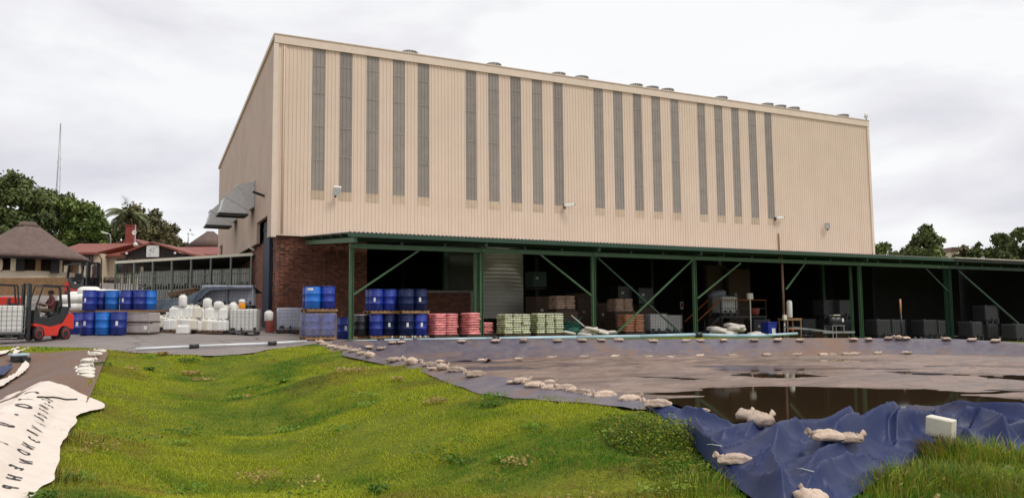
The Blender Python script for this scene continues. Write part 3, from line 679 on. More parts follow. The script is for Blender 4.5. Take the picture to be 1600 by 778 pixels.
# near part of the left pond below the white sheet
ts = np.arange(-4, 13.4, .4); TT, WW = np.meshgrid(ts, np.r_[np.arange(.5, 5, .3), np.arange(5, 18, 1.)]); q = L0[None, None]+TT[..., None]*LA+WW[..., None]*LN
lx = q[..., 0]*RH[0]+q[..., 1]*FH[0]; ly = q[..., 0]*RH[1]+q[..., 1]*FH[1]
me = npmesh('lagoon_bed', np.stack([lx, ly, leftz(TT, WW)-.01], -1).reshape(-1, 3), gridfaces(*TT.shape), 'linerleft', attrs={'mud': ('POINT', 'FLOAT', np.full(TT.size, -.3))})
struct('lagoon_bed', me)
# white sheet on the mound
def wsurf(t, w):
    t = np.asarray(t, float); w = np.asarray(w, float)
    z = leftz(t, np.maximum(w, 0))+.034-np.where(w < 0, -w*.28, 0)+np.abs(fbm(t*1.4+w, w*1.1, 51, 4)-.5)*.10*np.clip((w+.3)*2, 0, 1)+(fbm(t*5, w*5, 55, 3)-.5)*.016
    q = L0+t[..., None]*LA+w[..., None]*LN
    return np.stack([q[..., 0]*RH[0]+q[..., 1]*FH[0], q[..., 0]*RH[1]+q[..., 1]*FH[1], z], -1)
tn = np.linspace(0, 1, 200); wn = np.linspace(0, 1, 44); TN, WN = np.meshgrid(tn, wn)
tend = 13.7+2.5*np.clip(WN/.75, 0, 1)**.8-.5*np.clip((WN-.8)/.2, 0, 1)**2; TW = 1.0+(tend-1.0)*TN
edge = -.18-np.interp(TW, [6, 10], [.05, 0])-.10*fbm(TW*1.3, TW*0, 58, 2)-.28*np.exp(-((TW-13.2)/.8)**2)
WW = edge+(np.interp(TW, [1, 11, 15], [.80, .85, 1.25])-edge)*WN
P = wsurf(TW, WW)
me = npmesh('white_liner_sheet', P.reshape(-1, 3), gridfaces(*TN.shape), 'linerwhite', attrs={'mud': ('POINT', 'FLOAT', np.interp(WW.ravel(), [0, .4, .8, 1.3], [-.5, -.35, .05, .25]))})
WS = tag(link('white_liner_sheet', me), 'white plastic sheet with black hand lettering along the left bank', 'pond liner')
def letters(txt, t0, wa_, wb_, size, gap, name='lettering'):
    t = t0
    for k, ch in enumerate(txt):
        if ch == ' ': t -= gap*.6; continue
        cu_ = bpy.data.curves.new('t', 'FONT'); cu_.body = ch; cu_.size = size; cu_.offset = size*.022; o_ = bpy.data.objects.new('t', cu_); COL.objects.link(o_)
        dg = bpy.context.evaluated_depsgraph_get(); m0 = bpy.data.meshes.new_from_object(o_.evaluated_get(dg)); bpy.data.objects.remove(o_); bpy.data.curves.remove(cu_)
        w0 = float(np.interp(t, [6.5, 12.6], [wb_, wa_])); bm = bmesh.new(); bm.from_mesh(m0); bpy.data.meshes.remove(m0)
        bmesh.ops.subdivide_edges(bm, edges=bm.edges[:], cuts=1)
        bmesh.ops.triangulate(bm, faces=bm.faces[:])
        rg = random.Random(k*7+len(txt)); a = rg.uniform(-.2, .2)
        for v in bm.verts:
            x, y = v.co.x*math.cos(a)-v.co.y*math.sin(a), v.co.x*math.sin(a)+v.co.y*math.cos(a)
            p = wsurf(np.array(t-x*1.25), np.array(w0+y+rg.uniform(-.002, .002)+.02*math.sin(k*2.3))); v.co = Vector(p)+Vector((0, 0, .007))
        m1 = bpy.data.meshes.new(name); bm.to_mesh(m1); bm.free(); m1.materials.append(MT['letter']); link(name, m1, WS)
        t -= gap*rg.uniform(.85, 1.2)
letters('CTO-UTI', 12.5, .36, .12, .26, 1.0)
letters('HCENRORAV83NONEHP', 12.2, .16, -.10, .15, .38)
mb = MB()
pts = [Vector(wsurf(np.array(t), np.array(w)))+Vector((0, 0, .012)) for t, w in zip(np.linspace(13.3, 11.9, 12), np.linspace(-.1, .32, 12))]
mb.tube(pts, .012, 5); part('pencil_line', mb, 'letter', WS)
# things lying on the far bank of the left pond
def lpatch(px0, name, mt, off, label, cat):
    Ps = [hit(a, b, lambda x, y: leftz(*left_w(x, y))+off, 6, 40) for a, b in px0]; n = len(Ps)//2
    A = np.array([tuple(p) for p in Ps[:n]]); B = np.array([tuple(p) for p in Ps[n:]])
    s = np.linspace(0, n-1, 40); A = np.stack([np.interp(s, range(n), A[:, k]) for k in range(3)], 1); B = np.stack([np.interp(s, range(n), B[:, k]) for k in range(3)], 1)
    t_ = np.linspace(0, 1, 10)[:, None, None]; V = A[None]*(1-t_)+B[None]*t_
    V[..., 2] = leftz(*left_w(V[..., 0], V[..., 1]))+off+np.abs(fbm(V[..., 0]*2.5, V[..., 1]*2.5, 13)-.5)*.16
    o_ = link(name, npmesh(name, V.reshape(-1, 3), gridfaces(10, 40), mt, attrs={'mud': ('POINT', 'FLOAT', np.full(400, -.5))})); tag(o_, label, cat); return o_
lpatch([(-30, 603), (10, 592), (30, 575), (40, 563), (-30, 618), (5, 602), (32, 586), (46, 570)], 'white_sheet_strip', 'linerwhite', .06, 'narrow white sheet strip lying down the far bank of the left pond', 'plastic sheet')
lpatch([(-30, 577), (-5, 574), (10, 571), (20, 568), (-30, 592), (-5, 590), (8, 585), (18, 574)], 'blue_sheet', 'linerblue', .10, 'small blue sheet at the left edge beside the white strip', 'plastic sheet')
lpatch([(-30, 556), (-5, 553), (12, 548), (28, 543), (-30, 560), (-5, 557), (14, 551), (31, 544)], 'white_sheet_strip', 'linerwhite', .05, 'thin white strip running down the far bank from the loaded forklift', 'plastic sheet')
lpatch([(20, 552), (30, 548.5), (38, 545.5), (44, 543), (22, 554), (32, 550), (40, 546.7), (46.5, 543.6)], 'white_sheet_strip', 'linerwhite', .05, 'thin straight white line on the bank below the forklift wheel', 'plastic sheet')
p = hit(29, 564, lambda x, y: leftz(*left_w(x, y)), 6, 40)
t = thing('pond_pump', p, .4, 'pale blue pump box on a dark float by the left pond', 'pump')
mb = MB(); mb.box((0, 0, .17), (.42, .34, .07), bev=.02); part('housing', mb, 'water_pump', t)
mb = MB(); mb.box((0, 0, .07), (.30, .3, .14)); mb.box((.1, -.22, .05), (.2, .14, .1)); part('float', mb, 'black', t)

# ================================================================== GRASS
def grass():
    cells = []
    # sampled uniformly over the ground, thinning out with distance
    n = 2200000
    dd = 4.2+26*rng.random(n)**1.0; uu = (rng.random(n)*2-1)*.80*dd
    dens = 2700*np.minimum(1, (8.5/dd)**1.1)           # blades per m2 wanted
    have = n/26/(1.6*dd)                                 # blades per m2 sampled
    keep = rng.random(n) < dens/have
    uu, dd = uu[keep], dd[keep]; x = uu*RH[0]+dd*FH[0]; y = uu*RH[1]+dd*FH[1]
    m = ~pip(x, y, POND) & ~pip(x, y, PAVE) & ~pip(x, y, CPOLY)
    t, w = left_w(x, y); m &= ~((w > -.13-np.interp(t, [6, 10], [.05, 0])-.10*fbm(t*1.3, t*0, 58, 2)-.28*np.exp(-((t-13.2)/.8)**2)) & (t < 14.2)) & ~((w > -.1) & (t < LT1-.1+.25*vn(w*2, w*0, 9)))
    q, _ = pdist(x, y, [tuple(r) for r in rim[::3]]); gu_ = x*RH[0]+y*RH[1]; m &= q > .26+.58*np.clip((gu_-.1)/2.4, 0, 1)**.7*(dd < 14.5)*(y < 16)
    fr_ = (y > 27.5) & (x > 8.5)
    m &= ~fr_
    x, y, dd = x[m], y[m], dd[m]
    # thin grass on dirt patches
    bare = fbm(x*.55+4, y*.55, 101, 4); b2 = fbm(x*1.6, y*1.6, 105, 3)
    m = rng.random(len(x)) < np.clip(1.35-np.clip((bare-.50)*7, 0, .93)-np.clip((b2-.56)*5, 0, .7), .10, 1)
    x, y, dd, bare, b2 = x[m], y[m], dd[m], bare[m], b2[m]
    xs_ = [x]; ys_ = [y]; ds_ = [dd]
    # strip of grass in front of the shed
    a = rng.random(9000)*18+18.5; b = rng.random(9000)
    pf = np.array(FAR); fx = a; fy = np.interp(a, pf[:, 0], pf[:, 1])+.45+b*1.1
    xs_.append(fx); ys_.append(fy); ds_.append(np.full(9000, 34.))
    x = np.concatenate(xs_); y = np.concatenate(ys_); dd = np.concatenate(ds_)
    return x, y, dd
gx, gy, gd = grass(); nb = len(gx); gz = zt(gx, gy)
gu = gx*RH[0]+gy*RH[1]
tall = np.clip((fbm(gx*1.2, gy*1.2, 111, 3)-.45)*4, 0, 1)
near_r = np.clip((gu-2.6)/1.5, 0, 1)*np.clip((9.5-gd)/1.5, 0, 1)
hgt = np.interp(gd, [8, 15], [1, .75])*(.020+.026*rng.random(nb)+.050*tall*rng.random(nb)**2)*(1+1.1*near_r)+.11*near_r*(rng.random(nb) < .06)
wid = np.maximum(.0042, .00048*gd)*(.7+.6*rng.random(nb))
ang = rng.random(nb)*6.283; lean = .4+1.0*rng.random(nb)
la = rng.random(nb)*6.283
dx, dy = np.cos(ang)*wid, np.sin(ang)*wid; lx, ly = np.cos(la)*lean*hgt*.8, np.sin(la)*lean*hgt*.8
B0 = np.stack([gx-dx, gy-dy, gz-.01], 1); B1 = np.stack([gx+dx, gy+dy, gz-.01], 1)
M0 = np.stack([gx-dx*.8+lx*.4, gy-dy*.8+ly*.4, gz+hgt*.62], 1); M1 = np.stack([gx+dx*.8+lx*.4, gy+dy*.8+ly*.4, gz+hgt*.62], 1)
TP = np.stack([gx+lx, gy+ly, gz+hgt*(1.05-.25*lean)], 1)
V = np.stack([B0, B1, M1, M0, TP], 1).reshape(-1, 3); bi = np.arange(nb)[:, None]*5
Ft = np.concatenate([bi+np.array([[0, 1, 2]]), bi+np.array([[0, 2, 3]]), bi+np.array([[3, 2, 4]])])
pa = fbm(gx*.33+5, gy*.33, 121, 4); pb = fbm(gx*1.1, gy*1.1, 125, 4); pc = rng.random(nb)
kd = np.clip((pa-.47)*5+.45+(pb-.5)*2.4+np.interp(gz, [-1.15, -.7, -.25, .1], [-.55, -.1, .25, .45])*np.clip(1.2-near_r, .2, 1), 0, 1); kb = np.clip((fbm(gx*.8+9, gy*.8, 131, 4)-.53)*7, 0, 1)*(.35+.65*pc); kb = np.maximum(kb, np.clip((-gu-3.2)*1.2, 0, .7)*np.clip((9.-gd)/2, 0, 1)*pc)
c_dk = np.array([.110, .230, .022]); c_yl = np.array([.395, .440, .028]); c_br = np.array([.30, .20, .06])
colr = c_dk[None]*(1-kd[:, None])+c_yl[None]*kd[:, None]; colr = colr*(1-kb[:, None]*.75)+c_br[None]*kb[:, None]*.75
colr = colr*(1+(pc[:, None]-.5)*np.interp(gd, [6, 14], [.5, .14])[:, None]); colr[rng.random(nb) < .05] = c_br*1.15
cc = np.concatenate([np.repeat(colr, 5, 0), np.ones((nb*5, 1))], 1)
o = link('grass', npmesh('grass', V, Ft, 'grass', False, {'tint': ('POINT', 'FLOAT_COLOR', cc)})); o['kind'] = 'stuff'

# broad-leaved weeds and straw scattered through the turf
ki = rng.choice(nb, 75, p=(1/gd**.5)/(1/gd**.5).sum()); Vw = []; Cw = []
for k in ki:
    m_ = int(rng.integers(50, 170)); rr = rng.uniform(.10, .45); a = rng.random(m_)*6.283; r = rr*rng.random(m_)**.6
    bx, by = gx[k]+r*np.cos(a), gy[k]+r*np.sin(a); bz = gz[k]+rng.random(m_)*.075+.015; sz = (.010+.014*rng.random(m_))*max(1, gd[k]/11)
    u = rng.normal(size=(m_, 3)); u[:, 2] *= .4; u /= np.linalg.norm(u, axis=1)[:, None]; v = np.cross(u, rng.normal(size=(m_, 3))+np.array([0, 0, 1.5])); v /= np.linalg.norm(v, axis=1)[:, None]
    c = np.stack([bx, by, bz], 1); s_ = sz[:, None]; Vw.append(np.stack([c-u*s_*1.4, c+v*s_*.7, c+u*s_*1.4, c-v*s_*.7], 1).reshape(-1, 3))
    base = [(.11, .20, .02), (.17, .25, .03), (.07, .13, .015), (.33, .25, .09)][int(rng.integers(0, 4))]; base = tuple(1.35*k_ for k_ in base)
    Cw.append(np.repeat(np.array(base)[None]*rng.uniform(.7, 1.3, (m_, 1)), 4, 0))
Vw = np.concatenate(Vw); Cw = np.concatenate(Cw); qw, _ = pdist(Vw[:, 0], Vw[:, 1], [tuple(r) for r in rim[::3]]); okw = ~(pip(Vw[:, 0], Vw[:, 1], POND) | (qw < 1.0)).reshape(-1, 4).any(1); fw4 = np.arange(len(Vw)).reshape(-1, 4)[okw]
o = link('turf_weeds', npmesh('turf_weeds', Vw, fw4, 'grass', False, {'tint': ('POINT', 'FLOAT_COLOR', np.concatenate([Cw, np.ones((len(Cw), 1))], 1))})); o['kind'] = 'stuff'

def tuft(name, px, py, n, h, spread, cols, label, cat='plant', leafy=False, fn=None):
    p = hit(px, py, fn or zt); rg = random.Random(px*31+py); Vs = []; Fs = []; C = []
    for i in range(n):
        a = rg.uniform(0, 6.28); r = spread*rg.random()**.5; bx, by = r*math.cos(a), r*math.sin(a); bz = zg(p.x+bx, p.y+by)-p.z-.02
        c = rg.choice(cols); c = [k*rg.uniform(.7, 1.3) for k in c]
        if leafy:
            hh = h*rg.random()*(1-.6*(r/spread)**2)*(.35+1.0*float(vn(np.array([bx*7+p.x*3]), np.array([by*7]), 5)[0])); s = rg.uniform(.010, .022); q = Vector((bx, by, bz+hh)); u = Vector((rg.uniform(-1, 1), rg.uniform(-1, 1), rg.uniform(-.3, .6))).normalized(); v = u.cross(Vector((rg.uniform(-1, 1), rg.uniform(-1, 1), 1))).normalized()
            k = len(Vs); Vs += [q-u*s, q+v*s*.6, q+u*s, q-v*s*.6]; Fs += [(k, k+1, k+2), (k, k+2, k+3)]; C += [c]*4
        else:
            hh = h*rg.uniform(.5, 1); l = rg.uniform(.1, .7)*hh; la_ = a+rg.uniform(-1, 1); w = rg.uniform(.003, .006); wv = Vector((-math.sin(la_+.5), math.cos(la_+.5), 0))*w
            ld = Vector((math.cos(la_), math.sin(la_), 0)); k = len(Vs); b_ = Vector((bx, by, bz))
            Vs += [b_-wv, b_+wv, b_+ld*l*.25+Vector((0, 0, hh*.6))+wv*.8, b_+ld*l*.25+Vector((0, 0, hh*.6))-wv*.8, b_+ld*l+Vector((0, 0, hh*(1-.2*l/hh)))]
            Fs += [(k, k+1, k+2), (k, k+2, k+3), (k+3, k+2, k+4)]; C += [c]*5
    me = npmesh(name, [tuple(v) for v in Vs], Fs, 'grass', False, {'tint': ('POINT', 'FLOAT_COLOR', [tuple(c)+(1,) for c in C])})
    return tag(link(name, me, None, p), label, cat)
GC = [(.15, .22, .018), (.25, .28, .022), (.09, .155, .014)]; YC = [(.38, .34, .05), (.28, .29, .03), (.16, .22, .02)]; DC = [(.16, .09, .04), (.22, .15, .07), (.08, .06, .03)]
tuft('weed_clump', 1030, 690, 6500, .36, .62, GC+[(.3, .33, .03), (.07, .11, .018), (.05, .08, .014)], 'leafy green weed clump at the corner of the blue liner', leafy=True)
tuft('weed_clump', 985, 668, 3000, .22, .50, GC, 'low leafy weeds left of the bigger clump by the sandbags', leafy=True)
tuft('weed_clump', 1070, 735, 2600, .14, .5, GC, 'low leafy weeds below the liner edge in front of the big clump', leafy=True)
tuft('grass_tuft', 1165, 770, 300, .34, .22, GC+YC, 'tall grass tuft at the lower edge of the blue liner')
tuft('grass_tuft', 1385, 768, 300, .26, .4, GC+YC, 'tall grass at the liner edge left of the cream box')
tuft('grass_tuft', 1465, 712, 420, .26, .22, DC+[(.10, .12, .02)], 'dry brown grass tuft right under the cream box')
tuft('grass_tuft', 1445, 672, 60, .28, .06, YC, 'small yellow grass tuft poking out left of the cream box', fn=lambda x, y: zl(x, y))
tuft('grass_tuft', 1505, 722, 500, .30, .35, GC+YC, 'tall grass tuft right of the cream box stand')
tuft('grass_tuft', 1570, 728, 420, .30, .4, GC+YC, 'yellowish tall grass near the right edge')
tuft('grass_tuft', 1450, 760, 500, .26, .5, GC, 'dense green grass at the bottom right below the cream box')
tuft('grass_tuft', 1560, 770, 500, .26, .5, GC, 'dense green grass in the bottom right corner')
tuft('grass_tuft', 115, 690, 260, .16, .4, YC+DC, 'yellowing grass fringe beside the white sheet lettering')
tuft('grass_tuft', 85, 750, 320, .16, .4, YC+DC, 'brownish grass fringe at the bottom left beside the white sheet')
tuft('grass_tuft', 1085, 770, 300, .2, .35, GC+YC, 'green grass tuft at the bottom just left of the liner')

# ================================================================== FACTORY BUILDING
BX, BY, BL, BD = 6.75, 40.53, 43.8, 25.0
bld = thing('factory_building', (BX, BY, 0), 0, 'tall cream clad factory hall with twenty dark vertical window strips', 'building')
STRIPS = [8.98, 10.42, 11.88, 13.35, 14.78, 17.66, 19.09, 20.53, 21.97, 23.41, 26.3, 27.76, 29.25, 30.71, 32.22, 34.43, 35.92, 37.4, 38.92, 40.41]
def corr(mb, x0, x1, z0, z1, y, depth=.028, pitch=.2, axis='z', zf=None):
    brk = [(0, 0), (.45, 0), (.575, 1), (.825, 1), (.95, 0)]; xs_ = []
    k = math.floor(x0/pitch)
    allb = [((k+i+b)*pitch, v) for i in range(int((x1-x0)/pitch)+3) for b, v in brk]
    bx = [a for a, v in allb]; bv = [v for a, v in allb]
    pts = [x0]+[a for a in bx if x0 < a < x1]+[x1]
    vs = []
    for px_ in pts:
        v = float(np.interp(px_, bx, bv)); vs.append((px_, y-v*depth))
    lo = [mb.bm.verts.new((a, b, z0)) for a, b in vs]; hi = [mb.bm.verts.new((a, b, z1)) for a, b in vs]
    for i in range(len(vs)-1): mb.bm.faces.new((lo[i], lo[i+1], hi[i+1], hi[i]))
ZB, ZS, ZW, ZT_ = 5.2, 7.12, 7.60, 15.12
mb = MB(); x = .16
for s in STRIPS:
    a, b = s-BX-.34, s-BX+.34
    corr(mb, x, a, ZB, ZT_, 0); corr(mb, a, b, ZB, ZS, 0); x = b
corr(mb, x, BL-.14, ZB, ZT_, 0)
wallf = part('facade_cladding', mb, 'cladding', bld)
for i, s in enumerate(STRIPS):
    a, b = s-BX-.34, s-BX+.34
    mb = MB(); corr(mb, a, b, ZW, ZT_, .012); w = part('window_strip', mb, 'strip', bld)
    for z in (9.2+.3*math.sin(i*2.1), 11.0, 12.75, 14.2+.12*math.sin(i)): mb = MB(); mb.box(((a+b)/2, -.018, z), (b-a-.02, .012, .028)); part('sheet_lap', mb, 'striplap', w)
    mb = MB(); corr(mb, a-.02, b+.02, ZS, ZW, -.004); part('lower_sheet', mb, 'sill', w)
mb = MB(); mb.box((BL/2, -.03, 15.33), (BL+.12, .16, .44)); mb.box((BL/2, .02, 15.575), (BL+.16, .34, .05)); part('fascia', mb, 'trim', bld)
mb = MB(); mb.box((.03, -.035, 10.1), (.24, .11, 9.98)); part('corner_trim', mb, 'trim', bld)
mb = MB(); mb.box((BL-.04, -.035, 10.1), (.22, .11, 9.98)); part('corner_trim', mb, 'trim', bld)
zr = lambda y: 15.42-(15.42-12.9)*y/BD
mb = MB(); pts = [(0, .02, 5.22), (0, 1.67, 5.22), (0, 1.67, 6.4), (0, 5.24, 6.4), (0, 5.24, 5.23), (0, BD, 5.23), (0, BD, zr(BD)), (0, .02, zr(0))]
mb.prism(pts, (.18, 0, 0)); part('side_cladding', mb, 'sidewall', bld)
mb = MB(); mb.bar((-.02, -.02, zr(0)+.10), (-.02, BD+.1, zr(BD)+.10), .16, .22); part('verge_trim', mb, 'trim', bld)
mb = MB(); pts = [(.05, 0, zr(0)-.02), (BL, 0, zr(0)-.02), (BL, BD, zr(BD)-.02), (.05, BD, zr(BD)-.02)]; mb.prism(pts, (0, 0, .06)); part('roof', mb, 'roofsheet', bld)
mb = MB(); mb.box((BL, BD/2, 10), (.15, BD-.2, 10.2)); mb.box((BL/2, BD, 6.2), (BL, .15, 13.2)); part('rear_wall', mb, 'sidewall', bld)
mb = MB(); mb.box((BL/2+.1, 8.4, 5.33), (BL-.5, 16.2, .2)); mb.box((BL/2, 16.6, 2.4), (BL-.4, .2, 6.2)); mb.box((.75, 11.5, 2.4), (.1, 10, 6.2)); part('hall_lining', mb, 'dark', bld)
for x_ in (9.5, 19.3, 29.2, 38.8):
    for y_ in (.45, 8.): mb = MB(); mb.box((x_, y_, 2.35), (.28, .28, 5.7)); part('column', mb, 'greendk', bld)
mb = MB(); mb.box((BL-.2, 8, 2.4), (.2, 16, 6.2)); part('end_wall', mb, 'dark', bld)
# brick base
mb = MB(); mb.box((2.6, .45, 2.3), (4.7, .36, 5.8)); mb.box((.43, .9, 2.3), (.36, .54, 5.8)); b1 = part('brick_wall', mb, 'brick', bld, True)
mb = MB(); rg = random.Random(5)
for i in range(1100):
    x_ = .35+rg.random()**1.3*4.3; z_ = .3+rg.random()*4.8; z_ = round(z_/.086)*.086+.043; x_ = round(x_/.235)*.235+.06
    mb.box((x_, .27-.005, z_), (.22, .02+.10*rg.random()**2, .075))
for i in range(120):
    y_ = .75+rg.random()*.4; z_ = round((.3+rg.random()*4.8)/.086)*.086+.043; mb.box((.25, y_, z_), (.02+.05*rg.random(), .2, .075))
o = part('proud_brick', mb, 'brick', b1, True); o['kind'] = 'stuff'
mb = MB(); mb.box((7.95, .45, 1.0), (5.98, .36, 2.7)); b2 = part('low_brick_wall', mb, 'brick', bld, True)
mb = MB(); mb.box((7.95, .43, 2.42), (6.06, .48, .13)); part('coping', mb, 'concrete', b2)
mb = MB(); mb.box((.43, 6.1, 2.3), (.3, 3.0, 5.8)); mb.box((.43, 16.4, 2.3), (.24, 17.2, 5.8)); part('brick_pier', mb, 'brick', bld, True)
mb = MB(); mb.box((.36, 3.5, 3.1), (.14, 2.1, 6.5)); mb.box((.28, 2.5, 3.1), (.06, .12, 6.4)); mb.box((.28, 3.5, 5.9), (.05, 2., .12)); part('sliding_door', mb, 'navy', bld)
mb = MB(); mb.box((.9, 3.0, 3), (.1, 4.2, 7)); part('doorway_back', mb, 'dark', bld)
mb = MB(); mb.box((.02, 22.6, 6.0), (.10, 1.5, 1.2)); f = part('side_window', mb, 'dark', bld)
mb = MB(); mb.box((-.05, 22.6, 6.0), (.02, 1.2, .95)); part('pane', mb, 'glass', f)
mb = MB(); mb.tube([(.44, -.09, 15.0), (.44, -.09, 5.3)], .035, 6); part('downpipe', mb, 'cladding', bld)
p = atY(1218, 372, 40.4); mb = MB(); mb.tube([(p.x-BX, -.09, 6.6), (p.x-BX, -.09, 5.25)], .045, 6); part('vent_pipe', mb, 'rust', bld)

bld.rotation_euler = (0, -.0041, 0)
mb = MB(); a_, b_ = atY(702, 450, 41.0).x-BX, atY(752, 450, 41.0).x-BX; mb.box(((a_+b_)/2, .5, 3.83), (b_-a_, .08, 2.66)); part('hanging_panel', mb, 'panelgrey', bld)
# roof ventilators
def mk_vent():
    t = thing('roof_ventilator', (0, 0, 0), 0, '', 'roof vent')
    mb = MB(); mb.lathe([(.36, 0), (.36, .5), (.42, .52)], 20); part('throat', mb, 'roofsheet', t)
    mb = MB()
    for k in range(22):
        a = 2*math.pi*k/22; mb.box((.44*math.cos(a), .44*math.sin(a), .68), (.03, .12, .30), (0, 0, a+.6))
    part('vane', mb, 'roofsheet', t)['kind'] = 'stuff'
    mb = MB(); mb.lathe([(.50, .82), (.46, .87), (.3, .92), (.05, .95)], 20); part('cap', mb, 'roofsheet', t)
    return t
PVt = Proto(mk_vent)
for i, px in enumerate([640, 771, 872, 908, 993, 1018, 1042, 1126, 1198, 1218, 1239, 1316]):
    q = atY(px, 54.5+.1462*(px-433.5)-4.8, 42.0)
    PVt.put((q.x, 42.0, q.z-.95), 0, 'round metal roof ventilator, %s from the left along the factory roof edge' % ORD[i], 'ventilators along the factory roof')

# duct hoods on the side wall
def duct(Yc, ztop, w, h, ri, label):
    t = thing('duct_hood', (BX, Yc, ztop-h-ri), 0, label, 'duct'); ro = ri+h
    st = [R_(a) for a in (0, 30, 60, 90)]
    def ring(a, s=0): return [Vector((-math.sin(a)*r, y, math.cos(a)*r)) for r, y in ((ri-s, -w/2-s), (ro+s, -w/2-s), (ro+s, w/2+s), (ri-s, w/2+s))]
    for k in range(3):
        A, B_ = ring(st[k]), ring(st[k+1]); mb = MB(); va = [mb.bm.verts.new(v) for v in A]; vb = [mb.bm.verts.new(v) for v in B_]
        for i in range(4): mb.bm.faces.new((va[i], va[(i+1) % 4], vb[(i+1) % 4], vb[i]))
        part('elbow_gore', mb, 'galv', t)
    for a in st[1:3]:
        mb = MB(); rg_ = ring(a, .025)
        for i in range(4): mb.bar(rg_[i], rg_[(i+1) % 4], .05)
        part('seam_flange', mb, 'galv', t)
    mb = MB(); rg_ = [v+Vector((0, 0, -.04)) for v in ring(st[3], .02)]
    for i in range(4): mb.bar(rg_[i], rg_[(i+1) % 4], .09)
    part('mouth_frame', mb, 'blackplast', t)
    mb = MB(); mb.box(((-ro-ri)/2, 0, .08), (h-.02, w-.02, .02)); part('mouth_grille', mb, 'dark', t)
    mb = MB(); rg_ = [v+Vector((-.03, 0, 0)) for v in ring(0, .03)]
    for i in range(4): mb.bar(rg_[i], rg_[(i+1) % 4], .06)
    part('wall_flange', mb, 'steel', t)
duct(47.4, 8.92, 1.5, 1.5, .42, 'near galvanised duct elbow hood high on the cream side wall')
duct(54.9, 9.05, 1.5, 1.5, .42, 'farther galvanised duct elbow hood behind the near one on the side wall')

# lamps and cameras on the walls
def flood(loc, rz, tilt, sc, label, mt='white', nm='floodlight'):
    t = thing(nm, loc, rz, label, 'floodlight'); Mr = (tilt, 0, 0)
    mb = MB(); mb.box((0, -.28, .02), (.36*sc, .13, .44*sc), Mr, bev=.02); part('housing', mb, mt, t)
    mb = MB(); mb.box((0, -.28-.075*math.cos(tilt), .02-.075*math.sin(tilt)), (.30*sc, .02, .36*sc), Mr); part('glass', mb, 'lampglass', t)
    mb = MB(); mb.bar((0, -.22, -.12), (0, .02, -.2), .06); mb.box((0, 0, -.2), (.12, .04, .16)); part('bracket', mb, 'blackplast', t)
p = atY(524, 300, 40.4); flood(p, 0, R_(35), 1.15, 'square white floodlight between the first two window strips')
p = atY(1293, 354, 40.4); flood(p, R_(-50), R_(30), 1.0, 'tilted grey floodlight at the right end of the cream facade', 'steel')
def cctv(loc, rz, label):
    t = thing('security_camera', loc, rz, label, 'camera')
    mb = MB(); mb.box((.36, -.16, .04), (.62, .16, .16), (0, R_(-6), 0), bev=.03); part('housing', mb, 'white', t)
    mb = MB(); mb.box((.69, -.16, .08), (.04, .14, .12), (0, R_(-6), 0)); part('lens_hood', mb, 'blackplast', t)
    mb = MB(); mb.bar((.1, 0, -.08), (.2, -.14, .0), .06); mb.box((.08, 0, -.04), (.14, .04, .26)); part('bracket', mb, 'wooddk', t)
p = atY(1210, 341, 40.44); cctv(p, 0, 'cream bullet camera on the facade just right of the last window strip')
p = atY(880, 322, 40.44); cctv(p, R_(-25), 'cream bullet camera on the facade under the tenth window strip')
p = atX(414, 305, BX); t = thing('wall_lamp', p, 0, 'dark lamp arm on the side wall near the corner', 'lamp')
mb = MB(); mb.box((-.35, 0, .05), (.6, .25, .1), (0, R_(18), 0), bev=.02); part('head', mb, 'blackplast', t); mb = MB(); mb.bar((-.1, 0, -.05), (.02, 0, -.12), .07); part('arm', mb, 'wooddk', t)
p = atX(399, 388, BX+.25); t = thing('wall_lamp', p, 0, 'small white lamp on the brick pier above the fence end', 'lamp')
mb = MB(); mb.box((-.22, 0, 0), (.36, .2, .14), (0, R_(35), 0), bev=.02); part('head', mb, 'white', t); mb = MB(); mb.bar((-.1, 0, .05), (.1, 0, .1), .06); part('arm', mb, 'steel', t)
p = atY(1353.5, 187.5, 40.6); t = thing('roof_camera', p, 0, 'small grey camera on the right roof corner of the hall', 'camera')
mb = MB(); mb.tube([(0, 0, 0), (0, 0, .2)], .05, 8); mb.box((-.08, 0, .2), (.22, .06, .06)); part('mount', mb, 'steel', t)
mb = MB(); mb.lathe([(.04, .12), (.13, .2), (.15, .34), (.08, .5), (.03, .55)], 12); part('dome', mb, 'white', t)

# ================================================================== CANOPY
CY = 31.6
can = thing('canopy', (8.2, CY, 0), 0, 'long open sided lean-to with green steel posts along the factory front', 'canopy')
cl = lambda p: (p.x-8.2, p.y-CY, p.z)
PX = [8.4, 14.2, 20.02, 26.08, 38.11, 46.1, 54.2]
def ibeam(mb, x, z0, z1, w=.15, y=0):
    zc, h = (z0+z1)/2, z1-z0
    mb.box((x-w/2+.01, y, zc), (.018, w, h)); mb.box((x+w/2-.01, y, zc), (.018, w, h)); mb.box((x, y, zc), (w-.02, .016, h))
for i, x_ in enumerate(PX):
    g = zg(x_, CY); mb = MB(); ibeam(mb, x_-8.2, g-.2, 3.86, .17)
    if i in (1, 5): ibeam(mb, x_-8.2-.20, g-.2, 3.86, .17, .12)
    if i == 4: ibeam(mb, x_-8.2-.02, g-.2, 3.86, .12, .6)
    mb.box((x_-8.2, 0, g+.02), (.3, .3, .04)); part('post', mb, 'green' if i < 4 else 'greendk' if i == 5 else 'green', can)
cuts = [8.3]+PX[1:]+[66]
for i, (a, b) in enumerate(zip(cuts, cuts[1:])):
    mb = MB(); L_ = b-a-.02; c_ = ((a+b)/2-8.2, 0, 3.965)
    mb.box(c_, (L_, .10, .014+.16)); mb.box((c_[0], 0, 4.055), (L_, .16, .016)); mb.box((c_[0], 0, 3.875), (L_, .16, .016)); part('beam', mb, 'green' if i < 5 else 'greendk', can)
